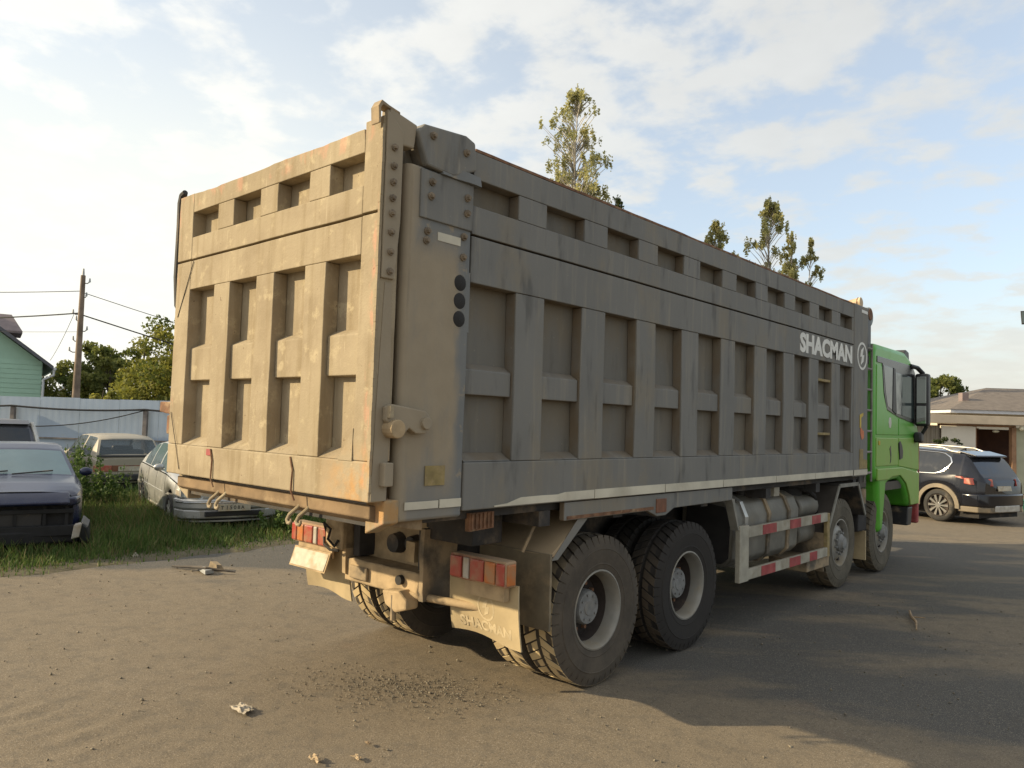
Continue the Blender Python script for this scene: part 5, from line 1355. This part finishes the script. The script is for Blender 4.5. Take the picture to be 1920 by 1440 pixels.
    def wheels(s, mat='alu', spokes=7, rr=.2):
        sp = s.sp; R_, w0 = sp['rw'], max(h for _, h in sp['half'])
        for xw in sp['axles']:
            for sg in (1, -1):
                yo = sg * (w0 - .025)
                W_ = D.objects.new('wheel', None); COL.objects.link(W_); W_.parent = s.r; W_.location = (xw, yo - sg * .1, R_); WO[W_.name] = Vector((xw, yo - sg * .1, R_))
                def y_lathe(prof):
                    m = MB().lathe(prof, (0, 0, 0), 32); m.v = [(xw + z, yo + sg * (x - .0), R_ + y) for x, y, z in m.v]; return m
                s.B('tyre', y_lathe([(-.03, rr + .005), (0, rr + .02), (.005, R_ - .05), (-.02, R_ - .012), (-.05, R_), (-.16, R_), (-.19, R_ - .02), (-.20, rr)]), 'tyre_shade' if False else 'rubber', W_, smooth=True, angle=50)
                s.B('rim', y_lathe([(-.005, rr + .008), (.002, rr + .004), (-.006, rr - .012), (-.06, rr - .02), (-.07, .001)]), 'rimdark', W_, smooth=True, angle=40)
                m = MB()
                for k in range(spokes):
                    a = 2 * PI * k / spokes
                    for d0, d1 in ((-.10, -.02), (.02, .10)) if spokes < 7 else ((-.09, .09),):
                        p = [(.05, a - .25 * (1 if d0 < 0 else .2)), (rr - .012, a + d0 * 1.4), (rr - .012, a + d1 * 1.4), (.05, a + .25 * (1 if d1 > 0 else .2))]
                        q = [(xw + r * math.cos(t), R_ + r * math.sin(t)) for r, t in p]
                        m.prism(q, 'y', *sorted((yo - sg * .03, yo - sg * .004)))
                m.prism([(xw + .06 * math.cos(t * PI / 8), R_ + .06 * math.sin(t * PI / 8)) for t in range(16)], 'y', *sorted((yo - sg * .035, yo + sg * .002)))
                s.B('spokes', m, mat, W_)
    def mirror(s, x, z, mat):
        for sg in (1, -1):
            w = s.section(x)[5][0]
            s.B('wing_mirror', MB().ball((x, sg * (w + .10), z), .085, 10, 6, (.55, 1.1, .75)), mat, s.body, smooth=True, angle=60)
M['rubber'] = simple('car_tyre', (.025, .024, .023), .85, 0, .2, 6, dust=.3, dustcol=(.18, .15, .11))
M['p_silver'] = car_paint('silver_paint', (.42, .42, .41), .6, .34, .25, (.45, .43, .38))
M['p_blue'] = car_paint('dark_blue_paint', (.012, .018, .055), .2, .25, .16, (.22, .21, .20))
M['p_beige'] = car_paint('beige_paint', (.30, .265, .20), 0, .5, .3)
M['wreckshade'] = simple('wreck_shade_black', (.012, .012, .013), .8, 0, .3, 6)  # shade under the wreck's bonnet put into a near-black colour
M['p_van'] = car_paint('dark_grey_paint', (.10, .10, .115), .6, .35, .15)
M['p_black'] = car_paint('black_paint', (.007, .008, .013), .1, .14, .02, (.08, .075, .07))
M['carglass'] = glass_mat('car_glass', (.05, .07, .08)); M['darkglass'] = glass_mat('tinted_glass', (.012, .014, .017))
M['skyglass'] = glass_mat('sky_tint_windscreen', (.10, .15, .165), rough=.12)  # greenish-blue sky reflection put into the pane colour
M['seeglass'] = glass_mat('thin_glass', (.06, .08, .09), .55)
M['clad'] = simple('brown_grey_cladding', (.16, .13, .09), .6, 0, .1, 5, dust=.2)
M['lamp'] = simple('headlamp_glass', (.42, .45, .44), .12, .3, .1, 10)

def car(name, key, label, cat='car', group=None):
    x, y, h = CARS[key]; return thing(name, label, cat, (x, y, -.012), h, group, world=False)

# ---- silver saloon
root = car('saloon_car', 'silver', 'silver saloon with dusty bonnet parked in the grass beside the tailgate')
sp = dict(x0=-2.22, x1=2.24, axles=(-1.31, 1.33), rw=.30, arch=.375, tumble=.42,
          bottom=[(-2.22, .34), (-1.9, .24), (1.9, .24), (2.24, .28)],
          half=[(-2.22, .62), (-2.1, .77), (-1.6, .84), (1.3, .85), (1.8, .82), (2.08, .73), (2.24, .52)],
          top=[(-2.22, .84), (-2.1, 1.0), (-1.62, 1.05), (-.95, 1.37), (-.4, 1.43), (.1, 1.42), (.42, 1.36), (1.12, .98), (1.7, .88), (2.1, .76), (2.24, .66)],
          belt=[(-2.22, .80), (-1.5, .97), (0, .93), (1.1, .90), (1.8, .80), (2.24, .60)],
          windows=[(-1.22, -.62), (-.58, .16), (.22, 1.02)], ws=(.44, 1.10), rw_glass=(-1.58, -.98))
c = Car(root, sp, 'p_silver', 'carglass').shell(); c.wheels('alu', 7, .19); c.mirror(.86, 1.0, 'p_silver')
for xx in (-.60, .20, 1.05): c.seam(xx)
c.strip(.50, -2.0, 1.9, .035, 'p_silver'); c.strip(.98, -1.9, 1.8, .02, 'blackgloss', .004, 'belt_line')
c.strip(.10, -.95, .92, .03, 'alu', .008, 'sill_trim')
c.B('bumper', MB().prism([(-.80, 1.86), (-.60, 2.16), (-.3, 2.285), (.3, 2.285), (.60, 2.16), (.80, 1.86), (.60, 1.80), (-.60, 1.80)], 'z', .42, .565).__class__().add([], []) if False else MB().prism([(1.80, -.845), (2.10, -.76), (2.27, -.52), (2.31, -.2), (2.31, .2), (2.27, .52), (2.10, .76), (1.80, .845), (1.7, .5), (1.7, -.5)], 'z', .40, .57), 'p_silver', bevel=.03, seg=3, smooth=True, angle=50)
c.B('bumper_lip', MB().prism([(1.80, -.835), (2.09, -.75), (2.24, -.52), (2.28, 0), (2.24, .52), (2.09, .75), (1.80, .835), (1.7, 0)], 'z', .25, .395), 'p_silver', bevel=.02, seg=2)
c.B('chrome_strip', MB().prism([(1.9, -.835), (2.115, -.757), (2.285, -.52), (2.325, 0), (2.285, .52), (2.115, .757), (1.9, .835), (1.8, 0)], 'z', .505, .525), 'chrome', bevel=.004)
c.B('lower_grille', MB().box(2.20, 2.292, -.45, .45, .29, .37), 'black', bevel=.01)
c.B('splitter', MB().prism([(1.85, -.80), (2.2, -.60), (2.28, 0), (2.2, .60), (1.85, .80)], 'z', .20, .225), 'p_silver')
c.B('grille', MB().box(2.05, 2.262, -.27, .27, .585, .70), 'black', bevel=.012)
for sg in (1, -1):
    hl = c.B('headlight', MB().prism([(2.262, sg * .30), (2.225, sg * .58), (2.02, sg * .80), (1.92, sg * .79), (2.0, sg * .35)], 'z', .582, .725), 'lamp', bevel=.014, seg=3)
    c.B('grille_frame', MB().prism([(2.27, sg * .26), (2.255, sg * .31), (2.1, sg * .31), (2.1, sg * .26)], 'z', .57, .75), 'p_silver', bevel=.006)
    c.B('indicator', MB().prism([(2.05, sg * .785), (1.88, sg * .835), (1.86, sg * .80), (2.0, sg * .75)], 'z', .60, .70), 'whitelens')
npl = c.B('number_plate', MB().box(2.312, 2.324, -.26, .26, .375, .487), 'plate', bevel=.003)
for k, ch in enumerate('T150BA'):
    c.B('plate_character', text_mb(ch, .088 if ch.isdigit() else .078, .002, .0008, lambda u, v, w: (2.3245 + w, u - .195 + k * .062 + (.015 if k else 0), .430 + v), 1.0), 'platetext', npl, recalc=False)
for yy in (-.25, .05): c.B('wiper', MB().tube([(1.14, yy, 1.0), (.98, yy + .34, 1.075)], .009, 5), 'black')

# ---- dark blue wreck
root = car('wrecked_car', 'blue', 'dark blue wreck with its front bumper and lights missing')
sp = dict(x0=-2.2, x1=2.02, axles=(-1.3, 1.28), rw=.30, arch=.38, tumble=.40, open_front=True,
          bottom=[(-2.2, .34), (-1.9, .22), (1.9, .22), (2.02, .24)],
          half=[(-2.2, .65), (-2.0, .8), (-1.5, .86), (1.3, .87), (1.75, .84), (1.93, .79), (2.02, .72)],
          top=[(-2.2, .86), (-2.05, 1.02), (-1.6, 1.06), (-.95, 1.36), (-.35, 1.43), (.15, 1.42), (.42, 1.35), (1.10, 1.0), (1.6, .945), (2.02, .85)],
          belt=[(-2.2, .82), (-1.5, .97), (0, .95), (1.1, .92), (1.7, .85), (2.02, .78)],
          windows=[(-1.25, -.6), (-.55, .18), (.24, 1.0)], ws=(.44, 1.08), rw_glass=(-1.56, -.98))
c = Car(root, sp, 'p_blue', 'skyglass').shell(); c.wheels('alu', 7, .19); c.mirror(.86, 1.03, 'p_blue')
for xx in (-.57, .21, 1.03): c.seam(xx)
c.B('bonnet_lip', MB().prism([(1.98, .70), (2.14, .665), (2.185, .70), (2.12, .775), (2.015, .842), (1.96, .83)], 'y', -.66, .66), 'p_blue', bevel=.025, seg=3, smooth=True)
for sg in (1, -1): c.B('wing_tip', MB().prism([(1.86, sg * .60), (2.15, sg * .60), (2.10, sg * .74), (1.88, sg * .815)], 'z', .66, .775), 'p_blue', bevel=.03, seg=3, smooth=True)
c.B('cross_member', MB().box(2.03, 2.09, -.72, .72, .56, .62), 'wreckshade', bevel=.008)
c.B('cross_member', MB().box(2.03, 2.12, -.74, .74, .26, .40), 'wreckshade', bevel=.01)
c.B('radiator', MB().box(2.022, 2.05, -.45, .35, .40, .56), 'black')
for yy in (-.62, -.35, .05, .38, .64): c.B('strut', MB().box(2.04, 2.075, yy - .02, yy + .02, .38, .70), 'wreckshade')
c.B('bumper_bar', MB().prism([(1.95, -.86), (2.08, -.78), (2.14, 0), (2.08, .78), (1.95, .86), (1.9, 0)], 'z', .16, .34), 'wreckshade', bevel=.03, seg=2)
c.B('broken_lamp', MB().hexa([(2.10, .70, .20), (2.10, .74, .42), (2.17, .70, .22), (2.16, .72, .40), (2.08, .80, .22), (2.08, .84, .44), (2.14, .79, .24), (2.13, .82, .42)]), 'whitelens', bevel=.01)
c.B('torn_liner', MB().hexa([(1.7, .84, .15), (1.75, .86, .50), (2.1, .80, .15), (2.15, .80, .45), (1.7, .98, .10), (1.75, .95, .42), (2.0, .95, .12), (2.05, .90, .36)]), 'black', bevel=.03)
for yy in (-.55, .0): c.B('wiper', MB().tube([(1.12, yy, 1.02), (1.03, yy + .50, 1.06)], .011, 5), 'black')

# ---- beige hatchback
root = car('hatchback_car', 'hatch', 'old beige hatchback standing by the fence with its tail to the yard')
sp = dict(x0=-1.98, x1=1.98, axles=(-1.22, 1.24), rw=.28, arch=.35, tumble=.36,
          bottom=[(-1.98, .30), (-1.7, .22), (1.98, .24)], half=[(-1.98, .74), (-1.85, .79), (0, .81), (1.6, .79), (1.98, .70)],
          top=[(-1.98, .84), (-1.90, .92), (-1.60, 1.31), (-1.40, 1.37), (-.4, 1.40), (.1, 1.37), (.75, .98), (1.5, .90), (1.98, .74)],
          belt=[(-1.98, .80), (-1.6, .90), (.8, .90), (1.98, .70)],
          windows=[(-1.50, -.72), (-.64, .62)], ws=(.14, .72), rw_glass=(-1.885, -1.62))
c = Car(root, sp, 'p_beige', 'seeglass').shell(); c.wheels('alu', 7, .18)
for xx in (-.68, .66): c.seam(xx)
for sg in (1, -1):
    tl = c.B('tail_lamp', MB().box(-1.995, -1.90, *sorted((sg * .40, sg * .765)), .56, .70), 'redlens', bevel=.012)
c.B('tail_panel', MB().box(-1.988, -1.95, -.398, .398,   .56, .70), 'brownlens', bevel=.006)
c.B('bumper', MB().box(-2.07, -1.90, -.79, .79, .34, .50), 'black', bevel=.03, seg=3)
c.B('spoiler', MB().prism([(-1.905, .885), (-1.97, .90), (-1.965, .925), (-1.88, .935)], 'y', -.70, .70), 'black')
c.B('number_plate', MB().box(-1.995, -1.985, -.26, .26, .37 + .20, .68), 'plate')
c.B('seats', MB().box(-.9, -.7, -.6, .6, .5, 1.02).box(.0, .18, -.6, -.1, .5, 1.08).box(.0, .18, .1, .6, .5, 1.08), 'black', bevel=.05)

# ---- dark people carrier
root = car('people_carrier', 'van', 'dark people carrier with tinted tailgate parked behind the blue wreck', 'van')
sp = dict(x0=-2.2, x1=2.2, axles=(-1.35, 1.35), rw=.32, arch=.39, tumble=.28,
          bottom=[(-2.2, .32), (2.2, .25)], half=[(-2.2, .80), (-2.0, .86), (1.5, .87), (2.2, .70)],
          top=[(-2.2, 1.0), (-2.15, 1.06), (-1.98, 1.58), (-1.85, 1.66), (-.5, 1.70), (.4, 1.66), (1.25, 1.1), (1.8, .98), (2.2, .75)],
          belt=[(-2.2, .95), (-1.8, 1.02), (1.2, .98), (2.2, .70)],
          windows=[(-1.75, -.95), (-.88, -.1), (-.02, .95)], ws=(.46, 1.2), rw_glass=(-2.145, -2.0))
c = Car(root, sp, 'p_van', 'darkglass').shell(); c.wheels('alu', 7, .2)
for xx in (-.9, -.05): c.seam(xx)
for sg in (1, -1):
    c.B('tail_lamp', MB().hexa([(-2.20, sg * .70, .84), (-2.155, sg * .72, 1.10), (-2.0, sg * .70, .84), (-2.0, sg * .70, 1.1), (-2.13, sg * .865, .84), (-2.10, sg * .835, 1.12), (-2.0, sg * .87, .84), (-2.0, sg * .84, 1.12)]), 'redlens', bevel=.01)
    c.B('pillar_trim', MB().tube([(-2.13, sg * .80, 1.12), (-2.04, sg * .74, 1.40), (-1.95, sg * .67, 1.63)], .045, 8), 'alu', smooth=True)
c.B('roof_spoiler', MB().prism([(-2.02, 1.585), (-2.08, 1.60), (-1.85, 1.68), (-1.8, 1.66)], 'y', -.62, .62), 'p_van')
c.B('bumper', MB().box(-2.28, -2.1, -.8, .8, .36, .60), 'p_van', bevel=.04, seg=3)
c.B('number_plate', MB().box(-2.215, -2.2, -.26, .26, .70, .81), 'plate')

# ---- black crossover on the right
root = car('crossover_car', 'suv', 'black crossover with chrome window line parked beyond the truck cab')
sp = dict(x0=-2.36, x1=2.36, axles=(-1.40, 1.38), rw=.375, arch=.435, tumble=.40,
          bottom=[(-2.36, .52), (-2.1, .34), (-1.8, .27), (2.0, .27), (2.36, .35)],
          half=[(-2.36, .72), (-2.24, .84), (-1.9, .925), (-1.0, .945), (1.4, .945), (2.0, .88), (2.36, .62)],
          top=[(-2.36, .98), (-2.30, 1.08), (-2.02, 1.47), (-1.86, 1.59), (-1.3, 1.655), (-.3, 1.70), (.3, 1.69), (.66, 1.60), (1.35, 1.13), (2.0, 1.02), (2.36, .80)],
          belt=[(-2.36, .94), (-2.0, 1.10), (-1.4, 1.09), (.5, 1.05), (1.4, 1.04), (2.36, .74)],
          windows=[(-1.62, -.72), (-.66, .12), (.18, 1.12)], ws=(.70, 1.32), rw_glass=(-2.27, -1.95))
c = Car(root, sp, 'p_black', 'darkglass').shell(); c.wheels('chrome', 10, .25); c.mirror(1.0, 1.12, 'p_black')
for xx in (-.69, .15): c.seam(xx)
def wpt(x, f, sg, off=.008):
    P = c.section(x); (w0, z0), (w1, z1), (w2, z2) = P[6], P[7], P[8]
    w, z = (w0 + (w1 - w0) * f * 2, z0 + (z1 - z0) * f * 2) if f < .5 else (w1 + (w2 - w1) * (f - .5) * 2, z1 + (z2 - z1) * (f - .5) * 2)
    return (x, sg * (w + off), z)
for sg in (1, -1):
    low = [wpt(x, .02, sg) for x in np.linspace(1.10, -1.30, 14)]
    tip = [wpt(-1.45, .10, sg), wpt(-1.58, .30, sg), wpt(-1.66, .58, sg), wpt(-1.60, .80, sg), wpt(-1.45, .95, sg)]
    upp = [wpt(x, .97, sg) for x in np.linspace(-1.30, .75, 12)]
    c.B('chrome_window_line', MB().tube(low + tip + upp, [.010] * 14 + [.016, .022, .026, .022, .014] + [.009] * 12, 6), 'chrome', c.body, smooth=True)
    # body-colour filler behind the kinked window end
    c.B('roof_rail', MB().tube([(x, sg * (c.section(x)[8][0] - .07), smooth_pts(sp['top'], x) + (.045 if -1.5 < x < .3 else .0)) for x in np.linspace(-1.75, .55, 12)], .022, 8), 'alu', c.body, smooth=True)
    tl = c.B('tail_lamp', MB().hexa([(-2.33, sg * .30, 1.0), (-2.31, sg * .30, 1.06), (-2.2, sg * .3, .98), (-2.2, sg * .3, 1.04), (-1.98, sg * .935, 1.02), (-1.93, sg * .915, 1.08), (-1.80, sg * .93, 1.055), (-1.80, sg * .915, 1.075)]), 'redlens', bevel=.008)
    c.B('tail_lamp', MB().hexa([(-2.40, sg * .45, .88), (-2.37, sg * .45, 1.04), (-2.2, sg * .45, .86), (-2.2, sg * .45, 1.02), (-2.16, sg * .915, .90), (-2.11, sg * .905, 1.05), (-2.0, sg * .92, .92), (-2.0, sg * .915, 1.05)]), 'redlens', bevel=.012)
    c.B('fog_reflector', MB().hexa([(-2.44, sg * .48, .50), (-2.42, sg * .48, .585), (-2.3, sg * .48, .50), (-2.3, sg * .48, .58), (-2.33, sg * .80, .53), (-2.31, sg * .80, .60), (-2.2, sg * .78, .53), (-2.2, sg * .78, .60)]), 'redlens', bevel=.01)
    for xw in sp['axles']:
        m = MB(); n = 18; vs = []
        for i in range(n + 1):
            a = PI * (-.02 + 1.04 * i / n)
            for r, y in ((.425, .93), (.425, .962), (.515, .955), (.52, .925)):
                vs.append((xw + r * math.cos(a), sg * y, .375 + r * .97 * math.sin(a)))
        m.add(vs, [(i * 4 + k, i * 4 + (k + 1) % 4, i * 4 + 4 + (k + 1) % 4, i * 4 + 4 + k) for i in range(n) for k in range(4)])
        c.B('arch_cladding', m, 'clad', c.body)
c.strip(.06, -.93, .93, .13, 'clad', .014, 'sill_cladding')
c.B('rear_bumper', MB().prism([(-2.30, -.86), (-2.44, -.62), (-2.47, 0), (-2.44, .62), (-2.30, .86), (-1.95, .93), (-1.95, -.93)], 'z', .42, .70), 'p_black', bevel=.03, seg=3, smooth=True, angle=50)
c.B('bumper_cladding', MB().prism([(-2.28, -.85), (-2.42, -.62), (-2.45, 0), (-2.42, .62), (-2.28, .85), (-1.88, .925), (-1.88, -.925)], 'z', .29, .415), 'clad', bevel=.02)
c.B('skid_plate', MB().prism([(-2.44, -.48), (-2.475, -.4), (-2.475, .4), (-2.44, .48), (-2.2, .4), (-2.2, -.4)], 'z', .31, .45), 'alu', bevel=.01)
c.B('roof_spoiler', MB().prism([(-1.98, 1.50), (-2.11, 1.525), (-2.09, 1.555), (-1.70, 1.645), (-1.60, 1.60)], 'y', -.60, .60), 'p_black', bevel=.012, seg=3)
c.B('number_plate', MB().hexa([(-2.392, -.26, .77), (-2.372, -.26, .88), (-2.38, -.26, .77), (-2.36, -.26, .88), (-2.392, .26, .77), (-2.372, .26, .88), (-2.38, .26, .77), (-2.36, .26, .88)]), 'plate')
c.B('door_handle', MB().box(-.62, -.42, .93, .958, .93, .955), 'chrome', c.body, bevel=.006)
c.B('antenna_fin', MB().prism([(-1.35, 1.645), (-1.5, 1.64), (-1.5, 1.70)], 'y', -.02, .02), 'p_black')

# ================================================================== LITTER ON THE YARD
M['paper'] = simple('dirty_paper', (.36, .31, .24), .9, 0, .15, 20)
M['leafdry'] = simple('dry_leaf', (.34, .25, .15), .9, 0, .25, 30)
M['stick'] = simple('dry_stick', (.30, .21, .12), .9, 0, .3, 20)
def crumple(name, label, cat, c_, r, h, mat, seed):
    R_ = random.Random(seed); m = MB(); n = 9; vs = []
    for i in range(n):
        for j in range(n):
            u, v = i / (n - 1) * 2 - 1, j / (n - 1) * 2 - 1
            k = .75 + .35 * noise.noise(Vector((u * 1.5 + seed, v * 1.5, 1)))
            vs.append((c_[0] + u * r * k * 1.3, c_[1] + v * r * k * .7, .004 + h * max(0, .5 + 1.1 * noise.noise(Vector((u * 2.2, v * 2.2, seed)))) * (1 - .6 * max(abs(u), abs(v)))))
    m.add(vs, [(i * n + j, (i + 1) * n + j, (i + 1) * n + j + 1, i * n + j + 1) for i in range(n - 1) for j in range(n - 1)])
    return tag(build(name, m, mat), label, cat)
crumple('crumpled_paper', 'flattened pale scrap of paper on the dusty ground behind the truck', 'litter', (-1.40, .10), .085, .035, M['paper'], 3)
crumple('dry_leaf', 'pale curled leaf, larger of the two nearest the camera', 'leaf', (-.43, .03), .045, .03, M['leafdry'], 5)
crumple('dry_leaf', 'small dry leaf just right of the larger curled one', 'leaf', (-.285, .21), .035, .022, M['leafdry'], 8)
crumple('dry_leaf', 'dark leaf scrap lying above the two pale leaves', 'leaf', (-.395, .37), .022, .02, M['stick'], 9)
crumple('white_litter', 'white scrap at the edge of the grass', 'litter', (-7.22, 1.72), .05, .10, M['white'], 12)
tag(build('broken_stick', MB().tube([(.93, 6.72, .02), (1.03, 6.40, .03), (1.12, 6.22, .025), (1.2, 5.92, .015)], [.012, .016, .014, .007], 6).tube([(1.03, 6.40, .03), (1.16, 6.42, .04)], [.008, .004], 5), 'stick', smooth=True), 'forked dry stick on the asphalt beside the truck', 'stick')
rb = thing('scrap_heap', 'small heap of dark scrap on the asphalt between grass and truck', 'litter', (-5.85, 2.0, 0))
build('scrap', MB().hexa([(-6.0, 1.98, .0), (-6.0, 1.99, .03), (-5.98, 2.06, 0), (-5.98, 2.06, .03), (-5.62, 1.9, .0), (-5.62, 1.9, .05), (-5.64, 2.02, 0), (-5.64, 2.02, .05)]), 'insul', rb)
build('scrap', MB().tube([(-6.3, 1.80, .01), (-6.0, 1.92, .03), (-5.7, 1.95, .06), (-5.45, 2.2, .02)], [.012, .022, .02, .008], 6), 'frame', rb)
build('scrap', MB().hexa([(-5.95, 2.1, .0), (-5.9, 2.1, .10), (-5.9, 2.2, 0), (-5.88, 2.18, .09), (-5.75, 2.12, .0), (-5.78, 2.12, .07), (-5.72, 2.2, 0), (-5.76, 2.18, .06)]), 'muddy_steel', rb)
